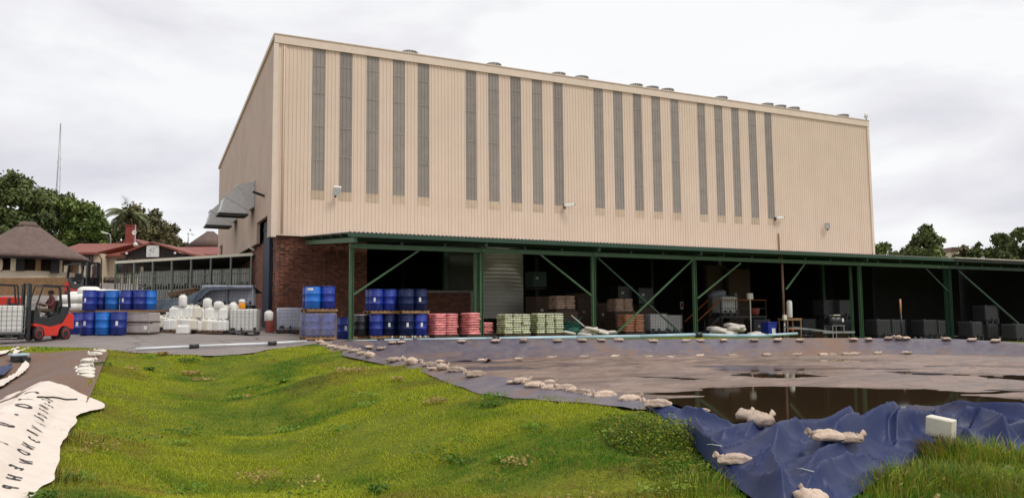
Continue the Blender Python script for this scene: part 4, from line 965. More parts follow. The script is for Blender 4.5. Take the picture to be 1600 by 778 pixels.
def brace(a, b, y=0, w=.085, mt='green'):
    A, B_ = atY(*a, CY+y), atY(*b, CY+y); mb = MB(); mb.bar(cl(A), cl(B_), w, w*.8); part('brace', mb, mt, can)
brace((551, 461), (655, 391), .02); brace((927, 464), (843, 397), .02); brace((934, 403), (1072, 528), .16, .075, 'greendk'); brace((1084, 404), (957, 526), -.03)
brace((1090, 466), (1157, 411), .02); brace((1228, 452), (1258, 411), .02); brace((1487, 461), (1446, 419), .02, .07, 'greendk'); brace((1497, 423), (1610, 522), -.03, .11, 'greendk')
zroof = lambda y: 4.44+(y+.75)*.0755
mb = MB()
def roof_panel(name, x0, x1, y1, mt, pitch=.18, dep=.04):
    mb = MB(); k = int((x1-x0)/pitch); xs_ = []; 
    for i in range(k):
        b = x0+i*pitch; xs_ += [(b, 0), (b+pitch*.45, 0), (b+pitch*.55, dep), (b+pitch*.9, dep)]
    xs_.append((x0+k*pitch, 0))
    A = [mb.bm.verts.new((a, -.75, zroof(-.75)+h)) for a, h in xs_]; B_ = [mb.bm.verts.new((a, y1, zroof(y1)+h)) for a, h in xs_]
    for i in range(len(A)-1): mb.bm.faces.new((A[i], A[i+1], B_[i+1], B_[i]))
    return part(name, mb, mt, can)
roof_panel('roof_sheet', -.2, 37.2, BY-CY-.05, 'roofsheet'); roof_panel('roof_sheet', 37.2, 42.0, 12.4, 'roofsheet'); roof_panel('roof_sheet', 42.0, 62, 12.4, 'roofsheet')
mb = MB(); mb.box((18.6, -.72, 4.345), (37.5, .04, .16)); part('fascia', mb, 'greendk', can)
mb = MB(); mb.box((37.3+12, -.72, 4.33), (23.9, .04, .14)); part('fascia', mb, 'dark', can)
mb = MB(); mb.box((37.4+10, -.78, 4.50), (20, .05, .035)); part('edge_flashing', mb, 'boxcream', can)
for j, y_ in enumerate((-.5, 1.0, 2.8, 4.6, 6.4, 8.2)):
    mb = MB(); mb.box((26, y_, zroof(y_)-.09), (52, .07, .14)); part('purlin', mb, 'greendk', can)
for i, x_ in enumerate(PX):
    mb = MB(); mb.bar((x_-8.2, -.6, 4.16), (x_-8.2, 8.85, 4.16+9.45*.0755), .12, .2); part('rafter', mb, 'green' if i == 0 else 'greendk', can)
mb = MB()
for x_ in np.arange(8.6, 64, 1.94):
    mb.box((x_-8.2, -.02, 4.14), (.10, .12, .14))
part('purlin_cleat', mb, 'greendk', can)['kind'] = 'stuff'
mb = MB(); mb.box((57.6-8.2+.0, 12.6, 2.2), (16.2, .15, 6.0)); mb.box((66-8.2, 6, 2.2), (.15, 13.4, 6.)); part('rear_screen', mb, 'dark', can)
A = atY(1225, 408, CY); g = zg(A.x, CY)
t = thing('rusty_post', (A.x, CY, g), 0, 'rust and white scaffold post standing under the canopy beam', 'post')
mb = MB(); mb.tube([(0, .14, .95), (-.02, .14, 4.3-g)], .065, 8); part('upper_pipe', mb, 'rust', t)
mb = MB(); mb.tube([(0, .14, -.2), (0, .14, .98)], .055, 8); part('lower_pipe', mb, 'steel', t)
mb = MB(); mb.box((-.06, .04, 1.12), (.22, .14, .28), bev=.02); part('socket_box', mb, 'boxcream', t)

# ================================================================== YARD OBJECTS
def mk_drum(color, label=True, lid=None):
    def f():
        t = thing('drum', (0, 0, 0), 0, '', 'drum'); r = .29
        pr = [(.27, 0), (r, .015), (r, .27), (r+.012, .285), (r+.012, .305), (r, .32), (r, .56), (r+.012, .575), (r+.012, .595), (r, .61), (r, .83), (r-.012, .86)]
        mb = MB(); mb.lathe(pr, 22); part('body', mb, color, t)
        mb = MB(); mb.lathe([(r-.005, .855), (r+.008, .86), (r+.008, .885), (r-.02, .885), (r-.025, .87), (.01, .868)], 22); part('lid', mb, lid or color, t)
        mb = MB(); mb.lathe([(.035, .868), (.035, .895), (.0, .895)], 8, (.16, 0, 0)); part('bung', mb, 'blackplast', t)
        if label:
            mb = MB(); a0 = R_(-118); n = 5; rr = r+.004; vs = [[mb.bm.verts.new((rr*math.cos(a0+k*.075), rr*math.sin(a0+k*.075), z)) for k in range(n)] for z in (.36, .53)]
            for k in range(n-1): mb.bm.faces.new((vs[0][k], vs[0][k+1], vs[1][k+1], vs[1][k]))
            part('paper_label', mb, 'label', t)
        return t
    return Proto(f)
DB, DL, DBR, DN, DNL = mk_drum('blue', False), mk_drum('blue', True), mk_drum('bluebright', False), mk_drum('bluedk', False), mk_drum('bluedk', True)
DBK = mk_drum('blackplast', False, 'white')
def base_at(px, d, z): p = at(px, 500, d); return Vector((p.x, p.y, z))
gl = 'blue drums stacked in the yard'
rz = lambda: random.uniform(-.35, .35)
zf = zg(*at(160, 500, 30.6)[:2])+.02
for px, pr, lb in [(138.6, DL, 'front drum with paper label at the left end of the yard stack'), (161.7, DBR, 'bright blue drum in the middle of the front yard row'), (185.6, DL, 'blue drum with label at the right of the bright one in the front yard row')]:
    pr.put(base_at(px, 30.5, zf), rz(), lb, gl)
for px, d, pr, lb in [(119, 31.4, DL, 'blue labelled drum just behind the left end of the front yard row'), (106, 32.3, DB, 'blue drum half hidden behind the forklift counterweight')]:
    p = gnd(px, d); p.z = zf-.02; pr.put(p, .5, lb, gl)
t = thing('pallet_row', base_at(185, 35.2, zf), -YAW, 'boards and pallets carrying the upper row of blue drums', 'pallet')
mb = MB(); mb.box((0, 0, .46), (3.7, 1.0, .9)); part('boards', mb, 'wooddk', t); mb = MB(); mb.box((0, 0, .96), (3.8, 1.15, .09)); part('deck', mb, 'wood', t)
for i, (px, dd, pr, lb) in enumerate([(139, 34.6, DL, 'leftmost drum of the upper row, dark blue and labelled'), (156.5, 35.2, DB, 'upper drum behind the leftmost one'), (174.5, 35, DBR, 'bright blue drum in the upper yard row'), (197.5, 35, DL, 'labelled dark blue drum right of the upper bright one'), (217.7, 35, DB, 'plain blue drum second from the tarp in the upper row'), (232.5, 35.3, DBR, 'bright blue drum in the upper row touching the grey tarp')]):
    pr.put(base_at(px, dd, zf+1.0), rz(), lb, gl)

def mk_ibc(mt='ibc', cage='cage', pal='blackplast'):
    def f():
        t = thing('tote_tank', (0, 0, 0), 0, '', 'tank'); 
        mb = MB(); mb.box((0, 0, .66), (1.13, .93, .96), bev=.07); part('bottle', mb, mt, t)
        mb = MB()
        for x_ in np.linspace(-.59, .59, 8):
            for y_ in (-.49, .49): mb.box((x_, y_, .65), (.013, .013, 1.0))
        for y_ in np.linspace(-.41, .41, 6):
            for x_ in (-.59, .59): mb.box((x_, y_, .65), (.013, .013, 1.0))
        for z_ in (.16, .32, .48, .64, .80, .96, 1.14):
            for y_ in (-.50, .50): mb.box((0, y_, z_), (1.2, .013, .013))
            for x_ in (-.60, .60): mb.box((x_, 0, z_), (.013, 1.0, .013))
        part('cage', mb, cage, t)
        mb = MB(); mb.box((0, 0, .125), (1.2, 1.0, .025))
        for x_ in (-.52, 0, .52):
            for y_ in (-.42, 0, .42): mb.box((x_, y_, .055), (.14, .14, .11))
        for y_ in (-.42, 0, .42): mb.box((0, y_, .012), (1.2, .1, .02))
        part('pallet', mb, pal, t)
        mb = MB(); mb.lathe([(.11, 1.12), (.11, 1.17), (.0, 1.175)], 14); part('cap', mb, pal, t)
        mb = MB(); mb.tube([(-.05, -.5, .22), (-.05, -.56, .22)], .05, 8); mb.box((-.05, -.53, .29), (.05, .05, .1)); part('valve', mb, 'blackplast', t)
        mb = MB(); mb.box((-.42, -.51, .27), (.2, .006, .12)); part('corner_plate', mb, 'blackplast', t); mb = MB(); mb.box((.5, -.51, .27), (.12, .006, .14)); part('corner_plate', mb, 'blackplast', t)
        return t
    return Proto(f)
IB, IG = mk_ibc(), mk_ibc('wrap', 'wrapgrid', 'blackplast')
p = gnd(382.5, 34.7); IB.put(p, -YAW+.18, 'white caged liquid tank standing alone in front of the white canisters', 'liquid tanks in the yard')
p = gnd(454, 36.7); IG.put(p, -.1, 'grey wrapped tank against the brick corner beside the blue drums', 'grey wrapped tanks')
for px, d, lb in [(337, 39.6, 'left grey wrapped tank of the upper pair beside the dark tarp'), (377, 39.9, 'right grey wrapped tank of the upper pair in front of the brick pier')]:
    p = gnd(px, d); p.z = at(px, 481.5, d).z; IG.put(p, -YAW+.15, lb, 'grey wrapped tanks')
    q = Vector(p); q.z = p.z-1.17; IG.put(q, -YAW+.15, 'grey wrapped tank in the lower layer under the '+lb.split(' grey')[0]+' upper tank', 'grey wrapped tanks')

# white sacks stacked behind the drums
MS = []
for k in range(3): mb = MB(); mb.pillow((0, 0, .21), (1.05, 1.0, .44), .3, 16, 8, 0, 0, .025, k); MS.append(mb.mesh('bulk_sack', 'white'))
ws = [(112, 478, 38.6), (112, 466, 38.6), (136, 464, 39.6), (155, 456.5, 41), (172, 457, 41), (123, 460, 41), (139, 452.5, 41)]
nm = ['bottom sack at the left end', 'second sack above the left bottom one', 'sack behind the tallest blue drums', 'grey-topped sack at the rear', 'rounded sack beside the fence end', 'rear sack behind the left end', 'topmost rear sack']
for i, (px, py, d) in enumerate(ws):
    p = at(px, py+8, d); tag(link('bulk_sack', MS[i % 3], None, p, -YAW+.1*i), 'white bulk sack stack behind drums, '+nm[i], 'sack', 'white bulk sacks behind the blue drums')
p = gnd(125, 40.2); mb = MB(); mb.box((0, 0, .4), (2.6, 1.4, 1.0)); mb.box((1.4, .8, .5), (2.4, 1.2, 1.4)); single('pallet_block', mb, 'white', 'white wrapped pallet load under the white bulk sacks behind drums', 'pallet load', None, p, -YAW)

# grey wrapped crates
for k, (dz, lb) in enumerate([(0, 'lower grey-pink wrapped crate right of the front blue drums'), (.43, 'upper grey-pink wrapped crate right of the front blue drums')]):
    p = gnd(220, 31.3); t = thing('wrapped_crate', p+Vector((0, 0, dz)), -YAW-.05, lb, 'crate', 'pair of wrapped crates')
    mb = MB(); mb.box((0, 0, .235), (1.13, .9, .36), bev=.03); part('load', mb, 'wrapclear', t)
    mb = MB(); mb.box((0, 0, .03), (1.15, .95, .045)); part('base_board', mb, 'wooddk', t)
    mb = MB()
    for x_ in (-.57, .57): mb.box((x_, -.45, .22), (.03, .03, .4))
    mb.box((0, -.46, .41), (1.16, .02, .03)); part('edge_strip', mb, 'wrapclear', t)
    if k == 0:
        mb = MB(); mb.box((-.38, -.455, .25), (.14, .006, .14)); mb.box((.44, -.455, .25), (.14, .006, .14)); part('paper_label', mb, 'label', t)

# jerrycans
def mk_can(mt, w=.33, d=.28, h=.44):
    def f():
        t = thing('canister', (0, 0, 0), 0, '', 'canister')
        mb = MB(); mb.box((0, 0, h*.45), (w, d, h*.88), bev=.045); mb.box((0, 0, h*.90), (w*.72, d*.7, h*.10), bev=.02); part('body', mb, mt, t)
        mb = MB(); mb.tube([(w*.3, 0, h*.90), (w*.24, 0, h*1.06), (-.02, 0, h*1.06), (-.05, 0, h*.93)], .018, 6); part('handle', mb, mt, t)
        mb = MB(); mb.lathe([(.04, h*.93), (.04, h*1.04), (.0, h*1.045)], 10, (-w*.3, 0, 0)); part('cap', mb, 'white', t)
        return t
    return Proto(f)
def mk_keg(mt, r=.17, h=.5, cap='white'):
    def f():
        t = thing('plastic_keg', (0, 0, 0), 0, '', 'keg')
        mb = MB(); mb.lathe([(r*.85, 0), (r, .03), (r, h*.78), (r*.9, h*.88), (r*.5, h*.95)], 16); part('body', mb, mt, t)
        mb = MB(); mb.lathe([(r*.55, h*.93), (r*.55, h*1.03), (0, h*1.035)], 12); part('lid', mb, cap, t); return t
    return Proto(f)
CW, CO, KW = mk_can('white'), mk_can('offwhite'), mk_keg('white')
gj = 'white canisters heaped in the yard'
def pal(px, py, d, w, dep, lb):
    p = gnd(px, d); t = thing('pallet', p, -YAW, lb, 'pallet')
    for k, y_ in enumerate((-dep/2+.05, 0, dep/2-.05)): mb = MB(); mb.box((0, y_, .05), (w, .1, .09)); part('stringer', mb, 'wooddk', t)
    for k in range(6): mb = MB(); mb.box((-w/2+.06+k*(w-.12)/5, 0, .108), (.11, dep, .02)); part('deck_board', mb, 'wood', t)
    return p
p1 = pal(283, 520, 33.6, 1.25, 1.0, 'wooden pallet under the left heap of white canisters')
p2 = pal(331, 520, 34.2, 1.3, 1.0, 'wooden pallet under the right heap of white canisters')
row = 0
def cans(px0, px1, n, d, z, lb, proto=None, big=1.15):
    for i in range(n):
        px = px0+(px1-px0)*i/max(1, n-1); q = at(px, 500, d+random.uniform(-.05, .05)); pr = proto or random.choice((CW, CW, CO))
        pr.put(Vector((q.x, q.y, z)), -YAW+random.uniform(-.3, .3)+random.choice((0, 0, 1.57)), lb % ORD[i], gj, (big, big, big*random.uniform(.95, 1.08)))
z0 = p1.z+.12
cans(264, 301, 5, 33.3, z0, 'white canister on the left pallet, %s from the left in the bottom front row')
cans(268, 304, 5, 33.7, z0, 'white canister on the left pallet, %s from the left in the bottom rear row')
cans(273, 306, 5, 33.7, z0+.5, 'white canister in the second layer of the left heap, %s from the left')
cans(290, 308, 3, 34.1, z0+.5, 'white canister behind the second layer of the left heap, %s from the left')
z1 = p2.z+.12
cans(312, 350, 5, 33.9, z1, 'white canister on the right pallet, %s from the left in the bottom front row')
cans(314, 354, 5, 34.4, z1, 'white canister on the right pallet, %s from the left in the bottom rear row')
cans(317, 349, 4, 34.2, z1+.5, 'white canister in the second layer of the right heap, %s from the left')
cans(346, 366, 3, 35.2, z1+.62, 'white canister behind the caged tank, %s from the left')
q = at(285, 500, 33.6); KW.put(Vector((q.x, q.y, z0+1.0)), 0, 'tall white keg on top of the left canister heap', gj)
q = at(323.5, 500, 34.2); KW.put(Vector((q.x, q.y, z1+.97)), 0, 'white keg lying highest on the right canister heap', gj, (1.1, 1.1, .9))
q = at(341, 500, 34.2); KW.put(Vector((q.x, q.y, z1+.93)), .4, 'short white keg right of the highest keg on the right heap', gj, (1.2, 1.2, .7))
q = gnd(286.5, 32.3); CW.put(q, -YAW+.1, 'single white canister on the asphalt in front of the left pallet', gj, (1.55, 1.2, .85))
for px, lb in ((247, 'white canister left of the pallet next to the wrapped crates'), (255.5, 'white canister between the wrapped crates and the left pallet')):
    q = gnd(px, 33.6); q.z = z0+.1; CO.put(q, -YAW, lb, gj, (1.1, 1.1, 1.15))
q = gnd(254, 33.8); mb = MB(); mb.box((0, 0, .11), (.75, .6, .25)); single('tyre_stack', mb, 'black', 'low black crate under the two white canisters beside the wrapped crates', 'crate', None, q, -YAW)
t = thing('brown_keg', Vector((*at(265, 500, 33.9)[:2], z0+.47)), 0, 'dark brown keg with white label left of the white canisters', 'keg')
mb = MB(); mb.lathe([(.15, 0), (.17, .02), (.17, .36), (.12, .43), (.06, .45)], 14); part('body', mb, 'wooddk', t)
mb = MB(); n = 6; vs = [[mb.bm.verts.new((.174*math.cos(R_(-150)+k*.2), .174*math.sin(R_(-150)+k*.2), z)) for k in range(n)] for z in (.12, .3)]
for k in range(n-1): mb.bm.faces.new((vs[0][k], vs[0][k+1], vs[1][k+1], vs[1][k]))
part('paper_label', mb, 'label', t)
t = thing('orange_canister', Vector((*at(377.5, 500, 34.6)[:2], p.z)), 0, 'orange canister with white cap on top of the caged tank', 'canister')
q = gnd(382.5, 34.7); t.location.z = q.z+1.17
mb = MB(); mb.lathe([(.13, 0), (.15, .02), (.15, .22), (.13, .24)], 14); part('body', mb, 'orange', t)
mb = MB(); mb.lathe([(.135, .241), (.14, .36), (.09, .40)], 14); part('lid', mb, 'white', t)
q = at(364, 500, 35.0); KW.put(Vector((q.x, q.y, z1+.75)), 0, 'white keg behind the caged tank, left of the orange canister', gj)
q = gnd(421, 36.6); mb = MB(); mb.box((.02, 0, .26), (.34, .34, .52)); single('brown_block', mb, 'brickred', 'dark brown block by the brick corner carrying a white keg', 'block', None, q, 0)
mk_keg('white', .2, .48).put(Vector((q.x-.03, q.y, q.z+.52)), 0, 'white keg standing on the brown block by the brick corner')

# tarp over goods by the fence
top = [(238, 466, 37.0), (262, 469, 37.6), (288, 465, 38.2), (310, 456, 38.8), (322, 449.5, 39.3), (345, 448.5, 39.6), (398, 447.5, 40.0)]
bot = [(241, 499, 35.6), (256, 500, 35.4), (282, 486, 36.4), (299, 478, 37.2), (312, 468, 38.2), (330, 453, 38.6), (394, 451, 39.2)]
A = np.array([tuple(at(*a)) for a in top]); B_ = np.array([tuple(at(*b)) for b in bot]); n = 70; s = np.linspace(0, len(top)-1, n)
A = np.stack([np.interp(s, range(len(top)), A[:, k]) for k in range(3)], 1); B_ = np.stack([np.interp(s, range(len(top)), B_[:, k]) for k in range(3)], 1)
tt_ = np.linspace(-.6, 1, 30)[:, None, None]; V = A[None]*(1-np.clip(tt_, 0, 1))+B_[None]*np.clip(tt_, 0, 1)
bk = np.clip(-tt_, 0, 1); V[..., 0] += (bk*FH[0]*2.2)[..., 0]; V[..., 1] += (bk*FH[1]*2.2)[..., 0]; V[..., 2] -= bk[..., 0]*.5
wv = np.abs(fbm(s[None]*1.7+tt_[..., 0]*1.2, tt_[..., 0]*1.3+s[None]*.2, 17, 3)-.5)*.55; V[..., 0] -= FH[0]*wv; V[..., 1] -= FH[1]*wv; V[..., 2] += (fbm(s[None]*1.1, tt_[..., 0]*2, 19)-.5)*.14
tag(link('tarpaulin', npmesh('tarpaulin', V.reshape(-1, 3), gridfaces(30, n), 'tarp')), 'dark grey-blue tarpaulin draped from the wrapped tanks down to the drums', 'tarpaulin')
for k, (px, py, d) in enumerate([(290, 462, 40.2), (288, 457.5, 40.4)]):
    p = at(px, py, d); t = thing('old_pallet', p, -YAW+.1, ['lower brown pallet lying on the tarp in front of the fence', 'upper brown pallet tilted on the other one by the fence'][k], 'pallet', 'brown pallets on the tarp')
    t.rotation_euler = (0, R_(-8-4*k), -YAW+.1)
    for y_ in (-.5, 0, .5): mb = MB(); mb.box((0, y_, .05), (1.3, .1, .1)); part('stringer', mb, 'wooddk', t)
    for q_ in range(6): mb = MB(); mb.box((-.58+q_*.232, 0, .115), (.12, 1.1, .025)); part('deck_board', mb, 'wood', t)

# ------------------------------------------------------------------ fence with lean-to shed
P1 = Vector((6.9, 48.0, 0)); P2 = at(181, 410, 49.2); e_ = Vector((P2.x-P1.x, P2.y-P1.y, 0)); FL = e_.length; frz = math.atan2(e_.y, e_.x)
zt1, zt2 = 4.8, P2.z; zb1, zb2 = .6, 1.5
fen = thing('palisade_fence', (P1.x, P1.y, 0), frz, 'grey-green palisade fence with pale top rail beside the brick pier', 'fence')
zl_ = lambda x, a, b: a+(b-a)*x/FL
mb = MB(); mb.bar((0, 0, zt1), (FL, 0, zt2), .16, .16); part('top_rail', mb, 'boxcream', fen)
pale = MB(); pale.prism([(-.035, 0, 0), (.035, 0, 0), (.035, 0, 2.55), (0, 0, 2.68), (-.035, 0, 2.55)], (0, .02, 0)); pm = pale.mesh('pale', 'fencepale')
n = int(FL/.2)
for i in range(n):
    x_ = .1+i*.2; o = link('pale', pm, fen, (x_, -.05, zl_(x_, 4.05, zt2-.62)-2.68)); 
for dz in (-.35, -2.1): mb = MB(); mb.bar((0, 0, 4.05+dz), (FL, 0, zt2-.62+dz), .05, .05); part('rail', mb, 'fencepale', fen)
for x_ in np.linspace(.1, FL-.05, 8): mb = MB(); mb.box((x_, .03, zl_(x_, zt1, zt2)/2+.2), (.09, .09, zl_(x_, zt1, zt2)-.5)); part('fence_post', mb, 'fencepale', fen)
shed = thing('storage_shed', (P1.x, P1.y, 0), frz, 'shaded open storage bay right behind the palisade fence', 'shed')
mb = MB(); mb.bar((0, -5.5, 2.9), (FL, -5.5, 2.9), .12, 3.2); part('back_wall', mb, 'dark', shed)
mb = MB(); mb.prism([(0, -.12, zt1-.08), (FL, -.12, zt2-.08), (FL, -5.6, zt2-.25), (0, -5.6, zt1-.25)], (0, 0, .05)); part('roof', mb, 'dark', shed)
for i in range(7):
    x_ = FL-1.0-i*1.28
    for k in range(2):
        w = Matrix.Rotation(frz, 3, 'Z') @ Vector((x_, -2.0, 0)); zz = 1.78+k*1.17
        IB.put((P1.x+w.x, P1.y+w.y, zz), frz+math.pi, 'white caged tank behind the palisade fence, %s from its left end, %s layer' % (ORD[i], ('lower', 'upper')[k]), 'tanks behind the fence')

# ------------------------------------------------------------------ forklifts
def mk_fork():
    t = thing('forklift', (0, 0, 0), 0, '', 'forklift')
    mb = MB(); mb.prism([(-1.22, -.5, .42), (-1.24, -.5, .92), (-1.15, -.5, 1.03), (-.92, -.5, 1.03), (-.62, -.5, .62), (0, -.5, .50), (.74, -.5, .66), (.86, -.5, .60), (.80, -.5, .55), (.30, -.5, .40), (.26, -.5, .17), (-.42, -.5, .17), (-.46, -.5, .45), (-.62, -.5, .57), (-.84, -.5, .57), (-1.02, -.5, .42)], (0, 1.0, 0))
    bmesh.ops.bevel(mb.bm, geom=mb.bm.edges[:], offset=.025, segments=2, affect='EDGES'); part('body', mb, 'redpaint', t)
    mb = MB(); mb.prism([(-.95, -.44, 1.032), (-1.02, -.44, 1.28), (-.62, -.44, 1.30), (-.50, -.44, 1.02), (.1, -.44, .86), (.48, -.44, .90), (.66, -.44, 1.16), (.78, -.44, 1.16), (.80, -.44, .66), (0, -.44, .505), (-.60, -.44, .625)], (0, .88, 0)); part('engine_cover', mb, 'blackplast', t)
    mb = MB(); mb.box((-.30, 0, 1.0), (.46, .48, .12), bev=.03); mb.box((-.52, 0, 1.28), (.12, .46, .5), (0, R_(-10), 0), bev=.03); part('seat', mb, 'black', t)
    for s in (-1, 1):
        for x_, r, w in ((.56, .27, .24), (-.80, .26, .2)):
            mb = MB(); mb.lathe([(r*.62, -w/2), (r*.95, -w/2), (r, -w/2+.03), (r, w/2-.03), (r*.95, w/2), (r*.62, w/2)], 22, axis='Y'); wt = part('wheel', mb, 'black', t, loc=(x_, s*.47, r))
            mb = MB(); mb.lathe([(.02, -w/2+.02), (r*.3, -w/2+.01), (r*.35, -w/2+.05), (r*.64, -w/2-.02), (r*.64, w/2+.02), (r*.35, w/2-.05), (r*.3, w/2-.01), (.02, w/2-.02)], 18, axis='Y'); part('rim', mb, 'redpaint', wt)
    mb = MB()
    for s in (-1, 1):
        mb.bar((-1.0, s*.43, 1.25), (-.88, s*.43, 2.05), .09, .12); mb.bar((.74, s*.43, 1.14), (.40, s*.43, 2.08), .06); mb.bar((-.9, s*.43, 2.07), (.42, s*.43, 2.1), .06)
    for x_ in np.linspace(-.85, .4, 7): mb.box((x_, 0, 2.09), (.05, .86, .04))
    part('overhead_guard', mb, 'blackplast', t)
    mb = MB()
    for s in (-1, 1): mb.box((1.0, s*.34, 1.1), (.16, .11, 2.06)); mb.box((1.02, s*.22, 1.12), (.1, .06, 2.1))
    for z_ in (.3, 1.2, 2.1): mb.box((.98, 0, z_), (.08, .7, .09))
    mb.tube([(.93, 0, .1), (.93, 0, 1.9)], .05, 8); part('mast', mb, 'blackplast', t)
    mb = MB()
    for z_ in (.2, .62): mb.box((1.13, 0, z_), (.06, .95, .09))
    for y_ in np.linspace(-.45, .45, 6): mb.box((1.15, y_, .85), (.035, .035, .75))
    mb.box((1.15, 0, 1.2), (.04, .95, .05)); part('carriage', mb, 'blackplast', t)
    for s in (-1, 1): mb = MB(); mb.box((1.18, s*.27, .32), (.05, .11, .5)); mb.box((1.74, s*.27, .075), (1.1, .11, .04)); part('fork', mb, 'blackplast', t)
    mb = MB(); n = 14; mb.tube([(.40+.0, .17*math.cos(2*math.pi*k/n), 1.27+.17*math.sin(2*math.pi*k/n)*.6) for k in range(n+1)], .015, 5); mb.bar((.42, 0, 1.27), (.62, 0, 1.05), .04); part('steering_wheel', mb, 'black', t)
    mb = MB(); mb.box((-.1, -.445, .93), (.2, .01, .08), (0, R_(12), 0)); part('badge', mb, 'label', t)
    return t
FK = Proto(mk_fork)
hd = math.atan2((-RH*.60-FH*.80)[1], (-RH*.60-FH*.80)[0])
p = gnd(71, 29.0); FKP = p.copy()
FK.put(p, hd, 'red and black forklift with a driver carrying a white caged tank', None, (.68, .80, .96))
fv = Vector((math.cos(hd), math.sin(hd), 0))
IB.put(p+fv*1.42+Vector((0, 0, .12)), hd+math.pi/2+math.pi, 'white caged tank carried on the forks of the red forklift')
hd2 = math.atan2((-RH*.75-FH*.66)[1], (-RH*.75-FH*.66)[0])
p = gnd(-4, 32.5); FK.put(p, hd2, 'second red forklift partly hidden at the left edge behind the loaded one', None, (.68, .80, .96))
p = gnd(128, 47.5); p.z = at(128, 466, 47.5).z; FK.put(p, math.atan2((RH*.8-FH*.5)[1], (RH*.8-FH*.5)[0]), 'distant black and red forklift parked in front of the round hut', None, (1, 1, 1.0))
# pallets of goods by the left edge
p = gnd(2, 34.5); mb = MB(); mb.box((0, 0, .75), (1.3, 1.1, 1.5), bev=.04); single('red_crate_stack', mb, 'redpaint', 'red crate stack at the left edge behind the forklift tank', 'crate', None, p, -YAW)

def person(loc, rz_):
    me = bpy.data.meshes.new('person'); V = []; E_ = []; Rr = []
    def add(p, r, par=None):
        V.append(p); Rr.append(r); i = len(V)-1
        if par is not None: E_.append((par, i))
        return i
    pel = add((0, 0, .10), .15); sp = add((-.04, 0, .30), .14, pel); ch = add((-.03, 0, .50), .155, sp); nk = add((0, 0, .635), .055, ch); hd_ = add((.03, 0, .73), .088, nk); tp = add((.03, 0, .81), .085, hd_); add((.125, 0, .735), .018, hd_)
    for s in (-1, 1):
        h = add((.06, s*.10, .09), .09, pel); k = add((.46, s*.15, .14), .068, h); a = add((.50, s*.15, -.26), .045, k); add((.66, s*.16, -.30), .042, a)
        sh = add((-.03, s*.19, .53), .062, ch); el = add((.10, s*.27, .28), .047, sh); wr = add((.34, s*.18, .33), .032, el); pm_ = add((.41, s*.16, .345), .036, wr)
        for j in range(4):
            f1 = add((.455, s*(.13+.018*j), .375-.004*j), .010, pm_); add((.44, s*(.13+.018*j), .41-.004*j), .008, f1)
        th = add((.40, s*.115, .375), .011, pm_); add((.43, s*.10, .40), .009, th)
        add((.02, s*.095, .735), .018, hd_)
    me.from_pydata(V, E_, []); o = bpy.data.objects.new('person', me); COL.objects.link(o)
    m = o.modifiers.new('s', 'SKIN'); sub = o.modifiers.new('u', 'SUBSURF'); sub.levels = 1; sub.render_levels = 1
    for i, v in enumerate(me.skin_vertices[0].data): v.radius = (Rr[i], Rr[i]); v.use_root = (i == 0)
    dg = bpy.context.evaluated_depsgraph_get(); m2 = bpy.data.meshes.new_from_object(o.evaluated_get(dg)); bpy.data.objects.remove(o)
    for k in ('maroon', 'skin', 'khaki'): m2.materials.append(MT[k])
    for f in m2.polygons:
        c = f.center; f.use_smooth = True
        f.material_index = 1 if (c.z > .60 or (c.x > .22 and abs(c.y) < .25 and c.z > .24 and abs(c.y) > .06)) else 2 if (c.z < .16) else 0
    o = link('person', m2, None, loc, rz_); tag(o, 'forklift driver in a maroon shirt sitting at the wheel', 'person')
    mb = MB(); mb.lathe([(.10, 0), (.105, .05), (.08, .105), (.03, .13)], 14, (.02, 0, .735)); part('hair', mb, 'hair', o)
    mb = MB()
    for s in (-1, 1): mb.box((.113, s*.034, .752), (.012, .022, .012))
    mb.box((.112, 0, .69), (.012, .05, .01)); part('eyes_and_mouth', mb, 'hair', o)
person(FKP+Vector((0, 0, .99))+fv*-.17, hd)

# ------------------------------------------------------------------ goods under the canopy
def mk_pallet(w=1.2, d=1.0):
    def f():
        t = thing('wooden_pallet', (0, 0, 0), 0, '', 'pallet')
        for y_ in (-d/2+.05, 0, d/2-.05): mb = MB(); mb.box((0, y_, .065), (w, .09, .09)); part('stringer', mb, 'wood', t)
        for k in range(7): mb = MB(); mb.box((-w/2+.055+k*(w-.11)/6, 0, .122), (.10, d, .022)); part('deck_board', mb, 'wood', t)
        mb = MB(); mb.box((0, 0, .01), (w, .1, .018)); part('base_board', mb, 'wood', t)
        return t
    return Proto(f)
PL = mk_pallet(1.2, 1.1)
gd_ = 'blue drums under the canopy'
def drums4(px, d, z, protos, lbs, ang=0):
    c = at(px, 500, d)
    for k, (pr, lb) in enumerate(zip(protos, lbs)):
        if pr is None: continue
        ox, oy = ((-.29, -.29), (.29, -.29), (-.29, .29), (.29, .29))[k]
        pr.put((c.x+ox, c.y+oy, z), rz(), lb, gd_)
# left wrapped pallet with two drums above
c = at(497, 500, 31.0); z0 = zg(c.x, c.y)+.03; PL.put((c.x, c.y, z0), 0, 'pallet under the film wrapped drums left of the first green post')
drums4(497, 31.0, z0+.14, (DB, DB, DB, DB), ('film wrapped drum on the left, front row', 'film wrapped drum on the right, front row', 'film wrapped drum on the left, back row', 'film wrapped drum on the right, back row'))
film = NM('clear_film'); film.set(Roughness=.2, Alpha=.26); film.col(film.ramp(film.noise(5, 5, .7), [(.35, (.34, .33, .36)), (.7, (.60, .58, .60))])); film.bump(film.noise(9, 4, .6, dist=1.), .7, .05); MT['film'] = film.m
mb = MB(); mb.box((0, 0, .47), (1.26, 1.2, .94), bev=.09); bmesh.ops.subdivide_edges(mb.bm, edges=mb.bm.edges[:], cuts=1); single('stretch_film', mb, 'film', 'crinkled clear stretch film around the four drums left of the first post', 'film', None, (c.x, c.y, z0+.12))
